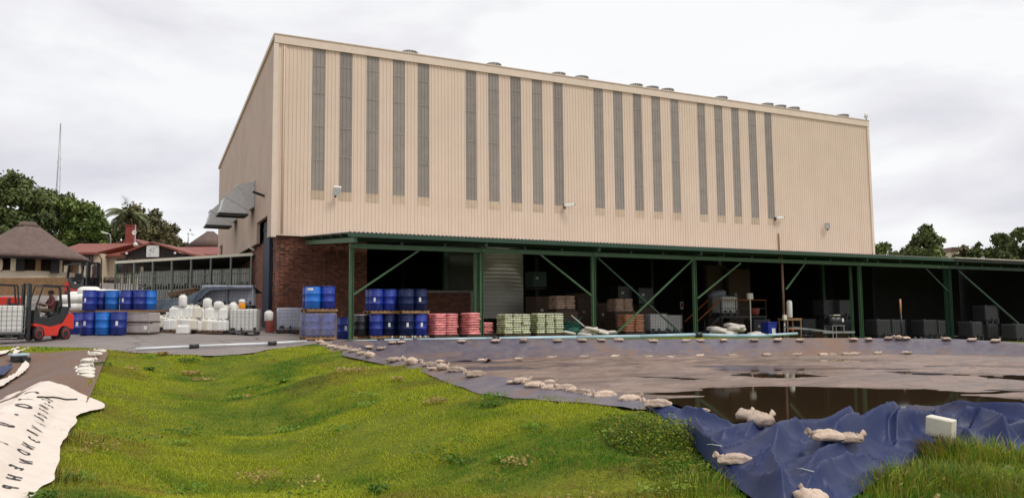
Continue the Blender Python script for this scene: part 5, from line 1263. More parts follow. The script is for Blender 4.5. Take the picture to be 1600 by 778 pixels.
PL.put((c.x+.02, c.y-.02, z0+1.08), .05, 'orange-brown pallet lying on top of the film wrapped drums')
DT = mk_drum('bluebright', False, 'bluedk'); 
DT.put((c.x-.27, c.y-.26, z0+1.22), 0, 'bright blue drum with pale label strip on the upper left pallet', gd_)
mb = MB(); n = 7; vs = [[mb.bm.verts.new((.297*math.cos(R_(-150)+k*.14), .297*math.sin(R_(-150)+k*.14), z)) for k in range(n)] for z in (.70, .80)]
for k in range(n-1): mb.bm.faces.new((vs[0][k], vs[0][k+1], vs[1][k+1], vs[1][k]))
part('paper_strip', mb, 'label', DT.o)
DB.put((c.x+.31, c.y-.22, z0+1.22), .5, 'darker blue drum beside the bright one on the upper left pallet', gd_)
DB.put((c.x-.25, c.y+.35, z0+1.22), .9, 'blue drum right behind the bright drum on the upper left pallet', gd_)
q = gnd(538, 32.4); DL.put(q, .3, 'single blue drum standing just behind the first green post', gd_)
q = gnd(564.5, 32.9); q.z += .12; DBK.put(q, 0, 'black drum with a white lid right of the first green post', gd_)
q = gnd(566, 33.3); PL.put(q-Vector((0, 0, .02)), 0, 'pallet under the black drum with the white lid')
names = ('front left', 'front right', 'back left', 'back right')
for px, prs, lb in [(595, (DB, DNL, DN, DN), 'lower left pallet stack'), (643, (DNL, DL, DN, DB), 'lower right pallet stack')]:
    c = at(px, 500, 33.1); z0 = zg(c.x, c.y)+.03; PL.put((c.x, c.y, z0), 0, 'pallet on the ground under the drums of the '+lb)
    drums4(px, 33.1, z0+.14, prs, ['drum at the %s of the %s under the canopy' % (q_, lb) for q_ in names])
    PL.put((c.x, c.y, z0+1.04), .02, 'upper pallet carried by the drums of the '+lb)
    up = 'upper left pallet right of the first post' if px < 620 else 'upper right pallet by the red sacks'
    drums4(px, 33.1, z0+1.18, (DL, DB, DB, DN) if px < 620 else (DN, DNL, DN, DN), ['drum at the %s of the %s' % (q_, up) for q_ in names])
mb = MB(); rg = random.Random(3); mb.lathe([(.06, 0), (.07, .01), (.05, .14), (.03, .15)], 8); bm_ = mb.mesh('small_bottle', 'steel'); q = gnd(632, 32.2)
for k in range(9): tag(link('small_bottle', bm_, None, q+Vector((rg.uniform(-.5, .9), rg.uniform(-.25, .2), 0))), 'small grey bottle on the ground before the lower right drum stack', 'bottle', 'small bottles before the drums')

def sackset(mt, sx, sy, sz, nm_, sq=.35):
    o = []
    for k in range(4): mb = MB(); mb.pillow((0, 0, sz/2), (sx, sy, sz*1.12), sq, 14, 6, 0, 0, .035, k*5+1); o.append(mb.mesh(nm_, mt))
    return o
def sackpallet(px, d, nx, ny, lay, ms, sx, sy, sz, label, group=None, z=None, rzz=0, jit=.02, pallet=True, nm_='sack'):
    c = at(px, 500, d); z = zg(c.x, c.y)+.03 if z is None else z; t = thing('sack_pallet', (c.x, c.y, z), rzz, label, 'sack stack', group); h = .13 if pallet else 0
    if pallet:
        mb = MB(); w, dd = nx*sx, ny*sy; mb.box((0, 0, .11), (w, dd, .03))
        for y_ in (-dd/2+.06, 0, dd/2-.06): mb.box((0, y_, .05), (w, .09, .09))
        part('pallet', mb, 'wooddk', t)
    for l in range(lay):
        for i in range(nx):
            for j in range(ny):
                if 0 < i < nx-1 and 0 < j < ny-1 and l < lay-1: continue
                o = link(nm_, ms[(i+j*2+l*3) % 4], t, ((i-(nx-1)/2)*sx+random.uniform(-jit, jit), (j-(ny-1)/2)*sy+random.uniform(-jit, jit), h+l*sz), random.choice((0, math.pi))+random.uniform(-.05, .05))
    return t
RS = sackset('redsack', .58, .42, .105, 'sack'); GS = sackset('greenbag', .46, .42, .10, 'sack'); TS = sackset('tansack', .6, .45, .12, 'sack'); OS = sackset('orangesack', .6, .45, .13, 'sack'); WSK = sackset('whitesack', .62, .45, .12, 'sack')
sackpallet(691, 33.4, 2, 2, 9, RS, .56, .42, .100, 'wider red sack pallet between the blue drums and the second post', 'pallets of red sacks', rzz=.12)
sackpallet(735, 33.6, 1, 2, 9, RS, .66, .42, .103, 'narrow red sack pallet right next to the second green post', 'pallets of red sacks', rzz=.05)
sackpallet(757, 35.2, 1, 2, 5, RS, .40, .42, .10, 'low red sack pile just behind the second green post', 'pallets of red sacks')
sackpallet(802, 34.9, 3, 2, 9, GS, .44, .42, .096, 'left pallet of green printed white sacks right of the second post', 'pallets of green printed sacks', rzz=.04)
sackpallet(854, 35.9, 3, 2, 9, GS, .46, .42, .100, 'right pallet of green printed white sacks', 'pallets of green printed sacks', rzz=-.04)
# ribbed round tank behind the low wall
c = at(762, 500, 47.6); t = thing('ribbed_tank', (c.x, c.y, 0), 0, 'big pale ribbed round tank behind the low brick wall', 'tank')
pr = []; z_ = .95
while z_ < 5.15: pr += [(2.18, z_), (2.18, z_+.17), (2.15, z_+.19), (2.15, z_+.215)]; z_ += .23
mb = MB(); mb.lathe(pr, 56); part('shell', mb, 'tank', t)
mb = MB(); mb.lathe([(2.1, -.2), (2.1, .94)], 32); part('plinth', mb, 'dark', t)
# interior goods
gi = 'pallets of tan sacks inside the hall'
def darkbox(px, d, w, dp, h, label, mt='wooddk', name='dark_crate', z=None, cat='crate'):
    c = at(px, 500, d); z = zg(c.x, c.y)+.03 if z is None else z
    t = thing(name, (c.x, c.y, z), random.uniform(-.06, .06), label, cat); mb = MB(); mb.box((0, 0, h/2+.06), (w, dp, h-.1), bev=.03); part('load', mb, mt, t)
    mb = MB(); mb.box((0, 0, .03), (w, dp, .06)); part('base', mb, 'wooddk', t)
    mb = MB(); mb.box((-w*.2, -dp/2-.004, h*.62), (.18, .006, .14)); part('paper_label', mb, 'steel', t); mb = MB(); mb.box((w/2+.012, -dp*.1, h/2), (.02, .05, h*.8)); part('strap', mb, 'steel', t); return t, z
_, z = darkbox(877, 41.0, 1.35, 1.2, 1.15, 'dark crate under the left tan sack pallet inside the hall')
sackpallet(878, 41.0, 2, 2, 6, TS, .58, .46, .115, 'left tan sack pallet stacked on a dark crate in the hall', gi, z=z+1.15)
_, z = darkbox(969, 43.2, 1.35, 1.2, 1.2, 'dark crate under the middle tan sack pallet inside the hall')
sackpallet(969, 43.2, 2, 2, 8, TS, .58, .46, .115, 'middle tan sack pallet stacked high in the hall', gi, z=z+.85)
sackpallet(985, 41.2, 2, 2, 7, OS, .62, .46, .13, 'orange and tan sack pallet on the hall floor before the caged tank', gi)
for k, (px, d, w, h, lb) in enumerate([(845, 44, 1.3, 2.0, 'tall dark crate pile behind the green sacks'), (910, 45, 1.4, 1.9, 'dark crate pile left of the third post'), (940, 45.5, 1.3, 1.7, 'dark crate pile right of the third post'), (905, 47, 1.2, 2.3, 'highest dark crate far in the hall')]): darkbox(px, d, w, 1.2, h, lb)
for px, py, d, lb in [(971, 475, 46.5, 'grey box with a pale label high behind the middle tan sacks'), (1003, 478, 46.5, 'grey box with a pale label right of the middle tan sacks')]: darkbox(px, d, 1.0, 1.0, 1.05, lb, 'blackplast', 'grey_box', at(px, py, d).z, 'box')
darkbox(972, 46.5, 1.1, 1.1, 1.7, 'dark crate under the left grey box in the hall'); darkbox(1003, 46.6, 1.1, 1.1, 1.6, 'dark crate under the right grey box in the hall')
darkbox(838, 44.8, .9, .9, 1.0, 'dark teal box high at the back left of the hall', 'tealdk', 'teal_box', 2.6, 'box')
p = gnd(1022, 44.2); IB.put(p, -.02, 'white caged tank inside the hall right of the orange sacks'); q = gnd(1046, 46.5); IB.put(q, -.02, 'white caged tank half hidden behind the one in the hall'); 
q = gnd(993, 45.6); IB.put(q, 0, 'white caged tank peeping out behind the orange sacks')
# loose bags, net heap
def heap(px, py, d, n, mt, r, label, cat='sack pile', s=(.7, .45, .16), zz=None):
    c = at(px, 500, d); z = zg(c.x, c.y)+.02 if zz is None else zz; t = thing('bag_heap', (c.x, c.y, z), 0, label, cat); rg = random.Random(px)
    for i in range(n):
        mb = MB(); mb.pillow((0, 0, s[2]/2), s, .5, 12, 6, 0, 0, .10, i+px); o = part('bag', mb, mt, t, loc=(rg.uniform(-r, r), rg.uniform(-.3, .3), i*s[2]*.32)); o.rotation_euler = (rg.uniform(-.2, .2), rg.uniform(-.25, .25), rg.uniform(-.8, .8))
heap(905, 523, 35.9, 6, 'whitesack', .55, 'flat heap of pale empty bags left of the third post')
heap(946, 523, 36.9, 4, 'whitesack', .35, 'small heap of pale bags right of the third post')
heap(1122, 520, 40.5, 4, 'whitesack', .25, 'lower heap of white folded sheets behind the fourth post', s=(1.0, .7, .24))
heap(1142, 520, 40.7, 6, 'whitesack', .3, 'white folded sheets piled high right of the fourth post', s=(.9, .7, .26))
heap(1176, 521, 41.4, 3, 'whitesack', .4, 'flat pale sacks lying left of the blue bin')
c = gnd(893, 38.2); t = thing('net_heap', c, 0, 'tangled teal netting heap with a pale pole behind the pale bags', 'net'); mb = MB(); rg = random.Random(11)
for k in range(26):
    a = rg.uniform(0, 6.28); P_ = []
    for j in range(8): P_.append((rg.gauss(0, .25)+.3*math.cos(a+j*.8), rg.gauss(0, .1)+.3*math.sin(a+j*.8), abs(rg.gauss(.35, .2))))
    mb.tube(P_, .013, 4, cap=False)
mb.pillow((0, 0, .25), (.9, .7, .5), .6, 12, 6, 0, 0, .12, 2); part('netting', mb, 'teal', t); mb = MB(); mb.bar((-.25, -.4, .95), (.45, -.42, .42), .05); part('pole', mb, 'boxcream', t)
heap(917, 520, 38.5, 3, 'bluedk', .25, 'dark blue rag bundle beside the teal netting')
# platform with orange handrail
c = gnd(1142, 47.0); t = thing('work_platform', c, 0, 'raised steel platform with orange handrails and a stair inside the hall', 'platform')
mb = MB(); mb.box((.3, 0, 1.15), (3.6, 1.6, .12)); part('deck', mb, 'blackplast', t)
for x_ in (-1.4, 2.0):
    for y_ in (-.75, .75): mb = MB(); mb.box((x_, y_, .5), (.1, .1, 1.2)); part('leg', mb, 'blackplast', t)
mb = MB(); mb.tube([(-1.45, -.78, 2.15), (2.1, -.78, 2.15)], .035, 6); mb.tube([(-1.45, -.78, 2.15), (-3.2, -.78, .9)], .035, 6); mb.tube([(-1.45, .3, 2.15), (-3.2, .3, .9)], .035, 6); part('handrail', mb, 'rail', t)
mb = MB()
for x_ in (-1.45, -.3, .9, 2.05): mb.bar((x_, -.78, 1.2), (x_, -.78, 2.15), .04)
mb.bar((-1.45, -.78, 1.65), (2.05, -.78, 1.65), .03); part('baluster', mb, 'blackplast', t)
for k in range(5): mb = MB(); mb.box((-1.7-.33*k, -.2, 1.0-.22*k), (.28, 1.0, .03)); part('stair_tread', mb, 'blackplast', t)
mb = MB(); mb.bar((-1.5, -.72, 1.12), (-3.2, -.72, -.05), .05, .16); part('stringer', mb, 'blackplast', t)
IB.put(c+Vector((-.35, .1, 1.22)), 0, 'white caged tank standing on the raised platform'); 
darkbox(1120, 52, 1.6, .3, 4.6, 'dark rust brown panel standing at the back of the hall', 'wooddk', 'partition', None, 'panel')
darkbox(1155, 52, 1.9, .3, 4.4, 'right dark brown panel at the back of the hall', 'wooddk', 'partition', None, 'panel')
heap(1128, 460, 48, 3, 'wrap', .4, 'grey hump of sheeting on the platform above the orange rail', zz=c.z+2.1, s=(1.0, .7, .4))
p = gnd(1173, 43.6); t = thing('switch_box_stand', p, 0, 'small white switch box on a thin pole right of the platform', 'switch box')
mb = MB(); mb.box((0, 0, 2.25), (.34, .16, .34), bev=.02); part('box', mb, 'boxcream', t); mb = MB(); mb.tube([(0, 0, 0), (0, 0, 2.1)], .035, 6); part('pole', mb, 'boxcream', t)
p = at(1180, 492, 44.5); t = thing('red_bucket', p, 0, 'dark red bucket on a ledge in the hall', 'bucket'); mb = MB(); mb.lathe([(.2, 0), (.27, .36)], 14); part('body', mb, 'brickred', t); mb = MB(); mb.lathe([(.27, .36), (.285, .37), (.27, .39)], 14); part('rim', mb, 'brickred', t)
darkbox(1183, 44.8, 1.3, .8, 1.0, 'dark machine bench under the red bucket', 'blackplast', 'machine_bench', None, 'bench')
p = gnd(1201, 43.0); t = thing('waste_bin', p, -.1, 'dark blue wheeled bin with a paper label under the canopy', 'bin')
mb = MB(); mb.prism([(-.24, -.28, .05), (.24, -.28, .05), (.30, -.32, .78), (-.30, -.32, .78)], (0, .6, 0)); part('body', mb, 'binblue', t)
mb = MB(); mb.box((0, -.02, .82), (.66, .68, .06), bev=.02); part('lid', mb, 'binblue', t); mb = MB(); mb.box((.05, -.335, .36), (.24, .006, .28), (R_(-4), 0, 0)); part('paper_label', mb, 'label', t)
mb = MB()
for s in (-1, 1): mb.lathe([(.0, -.03), (.09, -.03), (.09, .03), (0, .03)], 12, (s*.24, .26, .09), axis='X')
part('wheel', mb, 'black', t)
p = at(1234, 496, 43.5); t = thing('white_canister_tube', p, 0, 'white upright tube container right of the rusty post', 'container'); mb = MB(); mb.lathe([(.13, 0), (.15, .03), (.15, .86), (.13, .9)], 16); part('body', mb, 'white', t); mb = MB(); mb.lathe([(.13, .9), (.10, .94), (0, .95)], 16); part('lid', mb, 'white', t)
p = gnd(1234, 43.4); t = thing('work_table', p, 0, 'brown work table behind the rusty post carrying the white tube', 'table'); ztop = at(1234, 497, 43.5).z-p.z
mb = MB(); mb.box((0, 0, ztop-.06), (1.1, .7, .12)); part('top', mb, 'wood', t)
for x_ in (-.5, .5):
    for y_ in (-.3, .3): mb = MB(); mb.box((x_, y_, ztop/2-.06), (.06, .06, ztop-.12)); part('leg', mb, 'wood', t)
mb = MB(); mb.box((0, -.3, ztop*.45), (1.0, .04, .06)); part('stretcher', mb, 'rail', t)
c = gnd(1281, 42.0); t = thing('steel_trestle', c, R_(-12), 'low grey steel frame lying on supports at the pond edge', 'frame'); mb = MB()
for y_ in (-.45, .45): mb.bar((-1.9, y_, .62), (1.0, y_, .30), .05)
mb.bar((-1.9, -.45, .62), (-1.9, .45, .62), .05); mb.bar((-.4, -.45, .46), (-.4, .45, .46), .05); mb.bar((1.0, -.5, .32), (1.7, -.5, .33), .16, .1); mb.bar((-.2, -.5, .33), (1.7, -.5, .33), .07, .1); part('frame', mb, 'steel', t)
for x_ in (-1.5, 0., 1.4): mb = MB(); mb.box((x_, 0, .12), (.08, .9, .5)); part('support', mb, 'wooddk', t)
c = gnd(1303, 44.5); t = thing('engine_pump', c, -.1, 'grey motor pump with a pale cover on a steel stand', 'pump'); mb = MB(); mb.lathe([(.05, -.42), (.26, -.4), (.28, -.1), (.24, .1), (.28, .15), (.28, .38), (.05, .4)], 14, (0, 0, 1.0), axis='X'); part('motor', mb, 'blackplast', t)
mb = MB(); mb.box((.08, 0, 1.33), (.5, .34, .05)); part('cover', mb, 'boxcream', t); mb = MB()
for x_ in (-.4, .4):
    for y_ in (-.3, .3): mb.box((x_, y_, .36), (.05, .05, .74))
mb.box((0, 0, .74), (.9, .7, .04)); part('stand', mb, 'steel', t); mb = MB(); mb.box((.36, -.3, 1.05), (.12, .02, .2)); part('gauge', mb, 'label', t)
gk = 'tanks in the dark right part of the shed'; ID = mk_ibc('shadetank', 'blackplast', 'blackplast')
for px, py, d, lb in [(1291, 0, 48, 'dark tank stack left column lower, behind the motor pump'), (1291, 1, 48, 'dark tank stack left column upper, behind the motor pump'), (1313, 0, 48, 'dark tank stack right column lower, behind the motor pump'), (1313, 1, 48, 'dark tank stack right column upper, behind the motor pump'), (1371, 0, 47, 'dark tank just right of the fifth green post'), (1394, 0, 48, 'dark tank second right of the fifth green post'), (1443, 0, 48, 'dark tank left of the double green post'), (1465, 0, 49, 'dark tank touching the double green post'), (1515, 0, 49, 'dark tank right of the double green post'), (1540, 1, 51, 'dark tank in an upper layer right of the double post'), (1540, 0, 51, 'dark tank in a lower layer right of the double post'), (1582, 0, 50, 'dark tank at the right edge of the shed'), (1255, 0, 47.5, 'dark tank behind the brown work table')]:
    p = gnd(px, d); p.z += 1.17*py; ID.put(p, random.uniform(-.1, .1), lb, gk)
p = at(1408, 499, 44.5); t = thing('marker_pole', p, 0, 'thin pale pink pole standing in the dark shed', 'pole'); mb = MB(); mb.tube([(0, 0, .3), (0, 0, 1.15)], .05, 8); part('upper_tube', mb, 'orangesack', t); mb = MB(); mb.tube([(0, 0, -.9), (0, 0, .3)], .045, 8); part('lower_tube', mb, 'blackplast', t)
p = atY(1065, 477, 44.6); t = thing('wall_notice', p, 0, 'small white notice board on a dark column in the hall', 'sign'); mb = MB(); mb.box((0, -.02, 0), (.3, .03, .5)); part('board', mb, 'label', t); mb = MB(); mb.box((0, -.04, .02), (.2, .01, .3)); part('print_block', mb, 'redpaint', t); mb = MB(); mb.box((0, .1, -.9), (.22, .16, 4.6)); part('column', mb, 'dark', t)

# ------------------------------------------------------------------ pipes
def pipe(pts, r, mt, label, joints, name='water_pipe'):
    P_ = [Vector(p) for p in pts]; t = thing(name, P_[0], 0, label, 'pipe'); o0 = P_[0]
    for a, b in zip(P_, P_[1:]): mb = MB(); mb.tube([a-o0, b-o0], r, 10); part('pipe_section', mb, mt, t)
    for k in joints: 
        a, b, f = k; c_ = P_[a].lerp(P_[b], f)-o0; dr = (P_[b]-P_[a]).normalized()*.14; mb = MB(); mb.tube([c_-dr, c_+dr], r*1.45, 10); part('coupling', mb, 'blackplast', t)
pipe([at(538, 534.5, 31.4), at(650, 531.5, 32.2), at(760, 529.5, 32.6), at(900, 527, 33.4), at(1000, 525.5, 33.7), at(1092, 523, 34.2)], .085, 'pipeblue', 'long pale blue pipe along the far rim of the big pond', [(0, 1, .5), (2, 3, .1), (4, 5, .99)])
pipe([at(1092, 523.5, 34.2), at(1150, 524.7, 34.4), at(1205, 524.5, 34.6)], .085, 'pipeblue', 'pale blue pipe length lying left of the rusty post', [])
pipe([at(1200, 523.5, 34.0), at(1245, 521, 35.5)], .06, 'pipeblue', 'short pale blue pipe crossing in front of the rusty post', [])
pipe([hit(212, 549.5, zt, 15)+Vector((0, 0, .08)), hit(300, 546, zt, 15)+Vector((0, 0, .1)), hit(426, 541, zt, 15)+Vector((0, 0, .1)), hit(478, 537.5, zt, 15)+Vector((0, 0, .1))], .048, 'pipewhite', 'white pipe lying on the asphalt along the grass edge', [(1, 2, .02), (1, 2, .99)])

# ------------------------------------------------------------------ sandbags
def mk_bag(kind, mt):
    def f():
        t = thing('sandbag', (0, 0, 0), 0, '', 'sandbag'); rg = random.Random(kind*13+3)
        L_, w_, h_ = (.34, .21, .105) if kind != 2 else (.27, .23, .15)
        mb = MB(); mb.pillow((0, 0, h_/2-.015), (L_, w_, h_), .55, 40, 18, 0, 0, .07, kind)
        for v in mb.bm.verts:
            k = min(.98, max(.02, (v.co.x+L_/2)/L_)); v.co.y *= .72+.42*math.sin(k*math.pi)**.6; v.co.z *= .78+.35*abs(math.sin(min(1, k*1.15)*math.pi))**.8
            n_ = vn(np.array([v.co.x*30+kind*5]), np.array([v.co.y*34+v.co.z*30]), 3)[0]-.5; n2_ = vn(np.array([math.atan2(v.co.z-h_/2, v.co.y)*2.2+kind]), np.array([v.co.x*6]), 8)[0]-.5; v.co += Vector((0, n_*.014, n_*.022)); v.co.y *= 1+.35*n2_*k; v.co.z *= 1+.5*n2_*k
            an = math.atan2(v.co.y, L_/2+.05-v.co.x); wr_ = math.sin(an*17+kind+2.5*n_)*.012*k*k+math.sin(v.co.x*55+v.co.y*20+kind)*.004; v.co.z += wr_; v.co.y += wr_*.6
            v.co.z = max(v.co.z*.86, -.012)
        part('sack', mb, mt, t)
        mb = MB(); x0 = L_/2-.035; mb.tube([(x0-.03, 0, h_*.5), (x0+.01, 0, h_*.55), (x0+.035, .01, h_*.66), (x0+.065, .02, h_*.8)], [.03, .013, .026, .034], 9)
        for v in mb.bm.verts: v.co.z += .01*math.sin(v.co.y*120)
        part('tied_neck', mb, mt, t)
        return t
    return Proto(f)
SB = [mk_bag(k, 'sandbag') for k in range(3)]; SW = [mk_bag(k, 'sandwhite') for k in range(2)]
gs = 'sandbags weighing down the pond liner'
def bag(px, py, label, sc=1, pr=None, rz_=None, kind=None, up=.0):
    p = hit(px, py, zl, 6, 45); k = kind if kind is not None else random.choice((0, 0, 1, 1, 2)) if pr is None else random.randrange(len(pr)); P_ = (pr or SB)[k]
    s_ = sc*random.uniform(.85, 1.05)*float(np.interp(np.hypot(p.x, p.y), [7, 10, 12, 20, 30], [.80, .98, 1.05, 1.05, 1.08]))
    o = P_.put(p+Vector((0, 0, up)), rz_ if rz_ is not None else -YAW+random.choice((0, math.pi))+random.uniform(-.5, .5), label, gs, (s_, s_, s_)); return o
rowA = [(501, 537), (508, 540), (518, 542.5), (530, 545), (539.5, 547), (553, 550), (566, 553.5), (578, 557.5)]
for i, (a, b) in enumerate(rowA): bag(a, b, 'pale sandbag in the tight row at the far grass corner, %s from the left' % ORD[i])
for a, b, l in [(576, 543, 'lone sandbag on the brown liner left of the leaning one'), (595, 545, 'sandbag leaning up on the brown liner near the far corner'), (613, 536, 'brownish sandbag left of its twin against the blue pipe below the lower drums'), (627, 535, 'sandbag right of its twin against the blue pipe below the lower drums'), (721, 534, 'sandbag on the rim below the narrow red sacks'), (753, 564, 'sandbag at the far bank toe nearest the left crest')]: bag(a, b, l, 1.0)
rowB = [(616, 564), (643, 568), (657, 566), (671, 571), (688, 566), (676, 577), (692, 577), (713, 580), (742, 587)]
for i, (a, b) in enumerate(rowB): bag(a, b, 'sandbag on the grass crest in the middle row, %s from the left' % ORD[i], 1.0 if a != 676 else .6)
rowC = [(798, 598, .55), (816, 597, 1), (835, 604, 1), (860, 598, 1), (863, 609, 1), (883, 608, .9), (894, 614, .7), (911, 615, 1), (925, 620, .6), (944, 620, 1.1), (984, 626, 1.05), (1027, 634, 1.1)]
for i, (a, b, s_) in enumerate(rowC): bag(a, b, 'sandbag in the near row along the dirty liner edge, %s from the left' % ORD[i], s_*.95, kind=None if s_ < 1 else i % 2)
toe = [(810, 562), (861, 560), (911, 559), (961, 558), (1014, 559), (1047, 559), (1093, 557), (1145, 556.5), (1198, 555), (1245, 555), (1286, 555), (1299, 555), (1322, 554), (1335, 554), (1372, 553), (1416, 552)]
for i, (a, b) in enumerate(toe): bag(a, b, 'sandbag along the toe of the far bank, %s from the left' % ORD[i], 1.0)
topr = [(774, 534), (818, 534), (871.5, 533.5), (910, 533), (940, 533), (967, 532.5), (1021, 534), (1072, 534), (1095, 533.5), (1131, 533), (1179, 533), (1215, 532.5), (1250, 533), (1334, 531.5), (1358, 531.5), (1388, 530), (1404, 530), (1416, 530), (1479, 531), (1518, 532.5), (1555, 534)]
for i, (a, b) in enumerate(topr): bag(a, b, 'sandbag on top of the far rim, %s from the left' % ORD[i], 1.0, up=.02)
for i, (a, b) in enumerate([(157, 550), (149, 555), (138, 566), (134, 574), (134, 579.5), (134, 585), (135, 590)]): bag(a, b, 'white sandbag along the left grass edge, %s counted from the asphalt' % ORD[i], 1.0, SW)
bag(1098, 643, 'small flat sandbag alone near the water right of the near row', .7)
bag(1166, 655, 'left one of the two plump tied sandbags on the blue liner', 1.1, kind=2, rz_=-YAW+.6); bag(1190, 664, 'right one of the two plump tied sandbags on the blue liner', 1.2, kind=2, rz_=-YAW+.35)
bag(1147, 722, 'tied sandbag with white string low on the blue liner', 1.05, kind=1, rz_=-YAW+math.pi-.1)
bag(1292, 686, 'large pale sandbag in the blue folds left of the cream box', 1.25, kind=0, rz_=-YAW+math.pi); bag(1325, 689, 'flat empty sandbag lying beside the large one in the blue folds', 1.1, kind=1, rz_=-YAW+.1)
bag(1268, 787, 'upright tied sandbag at the bottom edge on the blue liner', 1.25, kind=2, rz_=-YAW+1.7)
bag(1566, 735, 'weathered tan sandbag lying in the grass at the right', .75, kind=1)
for a, b, lb in [((1105, 699), (1128, 708), 'thin white string on the liner left of the tied sandbag'), ((1245, 737), (1272, 750), 'thin white string above the bottom tied sandbag')]:
    A, B_ = hit(*a, zl), hit(*b, zl); mb = MB(); up = Vector((0, 0, .05)); mb.tube([up*0+Vector((0, 0, .03)), (B_-A)*.3+up*1.0, (B_-A)*.7+up*1.2, (B_-A)+up*1.4], .0035, 5); single('tie_string', mb, 'label', lb, 'string', None, A)

# cream floodlight box on a stake in the grass
c = at(1470, 667, 8.15); t = thing('garden_floodlight', (c.x, c.y, float(zl(c.x, c.y)[0])-.02), -YAW-.92, 'cream square lamp box on a short stake in front of the blue liner', 'lamp'); h = c.z-t.location.z
mb = MB(); mb.box((0, 0, h), (.265, .12, .20), (R_(4), R_(7), 0), bev=.012); part('housing', mb, 'boxcream', t)
mb = MB(); mb.box((.0, -.066, h+.005), (.225, .008, .16), (R_(4), R_(7), 0)); part('front_panel', mb, 'boxcream', t)
mb = MB(); mb.tube([(0, .03, 0), (0, .02, h-.09)], .016, 6); mb.bar((-.1, .02, h-.11), (.1, .02, h-.10), .02); part('stake', mb, 'wooddk', t)

# ================================================================== HOUSES
def local_house(px, d, z, label, name='house', cat='house'):
    p = at(px, 500, d); return thing(name, (p.x, p.y, z), -YAW, label, cat)
def hip(mb, x0, x1, y0, y1, z0, z1, rx0, rx1, yr, t=.12):
    A, B_, C_, D2 = (x0, y0, z0), (x1, y0, z0), (x1, y1, z0), (x0, y1, z0); E1, E2 = (rx0, yr, z1), (rx1, yr, z1)
    for f in ([A, B_, E2, E1], [B_, C_, E2], [C_, D2, E1, E2], [D2, A, E1], [A, D2, C_, B_]): mb.poly(f)
    for a, b in ((A, B_), (B_, C_), (D2, A)): mb.bar(Vector(a)-Vector((0, 0, .06)), Vector(b)-Vector((0, 0, .06)), .14, .18)
S1 = 72/F
h1 = local_house(220, 72, 4.2, 'cream bungalow with red-brown sheet roof behind the round hut')
X_ = lambda px: (px-220)*S1
Z_ = lambda py, d=72: EYE+(501-py)*d/F-4.2
mb = MB(); mb.box(((X_(95)+X_(156))/2, 4, Z_(397)/2-.5), (X_(156)-X_(95), 8, Z_(397)+1)); mb.box(((X_(156)+X_(348))/2+.01, 5.2, Z_(398)/2-.5), (X_(348)-X_(156), 8, Z_(398)+1)); wl = part('wall', mb, 'cream', h1)
mb = MB(); hip(mb, X_(80), X_(150), -.6, 8.6, Z_(396), Z_(380, 75.5), X_(86)*1.04, X_(176)*1.02, 4); part('roof', mb, 'redroof', h1)
mb = MB(); hip(mb, X_(147), X_(352), .6, 10.2, Z_(398.5), Z_(385.5, 76), X_(170), X_(352), 5.2); part('roof', mb, 'redroof', h1)
mb = MB(); mb.tube([(X_(153), -.4, Z_(398)), (X_(156.5), -.15, Z_(406)), (X_(156.5), -.15, .1)], .06, 6); part('downpipe', mb, 'brownframe', h1)
def win(px0, px1, py0, py1, y, nb, parent, d=72):
    x0, x1, z0, z1 = X_(px0), X_(px1), Z_(py1), Z_(py0); mb = MB(); cx_, cz_ = (x0+x1)/2, (z0+z1)/2
    mb.box((cx_, y, z0), (x1-x0+.1, .1, .08)); mb.box((cx_, y, z1), (x1-x0+.1, .1, .08)); 
    for k in range(nb+1): mb.box((x0+(x1-x0)*k/nb, y, cz_), (.08, .1, z1-z0-.08))
    f = part('window', mb, 'brownframe', parent); mb = MB(); mb.box((cx_, y+.03, cz_), (x1-x0-.05, .03, z1-z0-.05)); part('pane', mb, 'glass', f)
win(120, 141, 400, 411.5, -.06, 4, h1); win(170, 190, 405, 427, 1.14, 2, h1); win(192, 206, 405, 427, 1.14, 1, h1); win(300, 330, 404, 424, 1.14, 3, h1)
mb = MB()
for k in range(26): mb.pillow((X_(158+k*.8)+random.uniform(-.1, .1), .5+random.uniform(-.2, .2), Z_(440)+.1), (.35, .35, .3+.3*random.random()), .7, 7, 4, 0, 0, .2, k)
o = single('flower_bed', mb, 'bark', 'low dark plants along the bungalow wall', 'plants', None, None); o.parent = None; o.location = h1.location; o.rotation_euler = h1.rotation_euler
# gable porch with the white sign
h2 = local_house(234, 67, 4.0, 'dark timber gable porch with red roof and white square sign', 'gable_porch', 'porch'); S2 = 67/F; X2 = lambda px: (px-234)*S2; Z2 = lambda py: EYE+(501-py)*67/F-4.0
ap, el, er = (X2(233), 0, Z2(381)), (X2(183), 0, Z2(398.5)), (X2(291), 0, Z2(399))
mb = MB(); up = Vector((0, 0, .1))
for e_s in (el, er): mb.prism([Vector(ap), Vector(e_s), Vector(e_s)+Vector((0, 6.5, 0)), Vector(ap)+Vector((0, 6.5, 0))], (0, 0, .16))
part('roof', mb, 'redroof', h2)
mb = MB(); mb.prism([Vector(ap)+Vector((0, .25, -.02)), Vector(el)+Vector((.3, .25, -.02)), Vector((X2(192), .25, Z2(404))), Vector((X2(282), .25, Z2(404))), Vector(er)+Vector((-.3, .25, -.02))], (0, .1, 0)); part('gable_boarding', mb, 'darktimber', h2)
mb = MB(); mb.box((X2(237), 3.6, Z2(425)), (X2(285)-X2(192), .1, 2.4)); part('porch_back', mb, 'darktimber', h2)
for px in (191, 202, 262, 284): mb = MB(); mb.box((X2(px), .3, Z2(404)/2-.2), (.18, .18, Z2(404)+.4)); part('post', mb, 'darktimber', h2)
sg = thing('white_sign', h2.matrix_world @ Vector((0, 0, 0)), -YAW, 'square white sign with a faint grey emblem on the dark gable', 'sign'); sg.location = h2.location
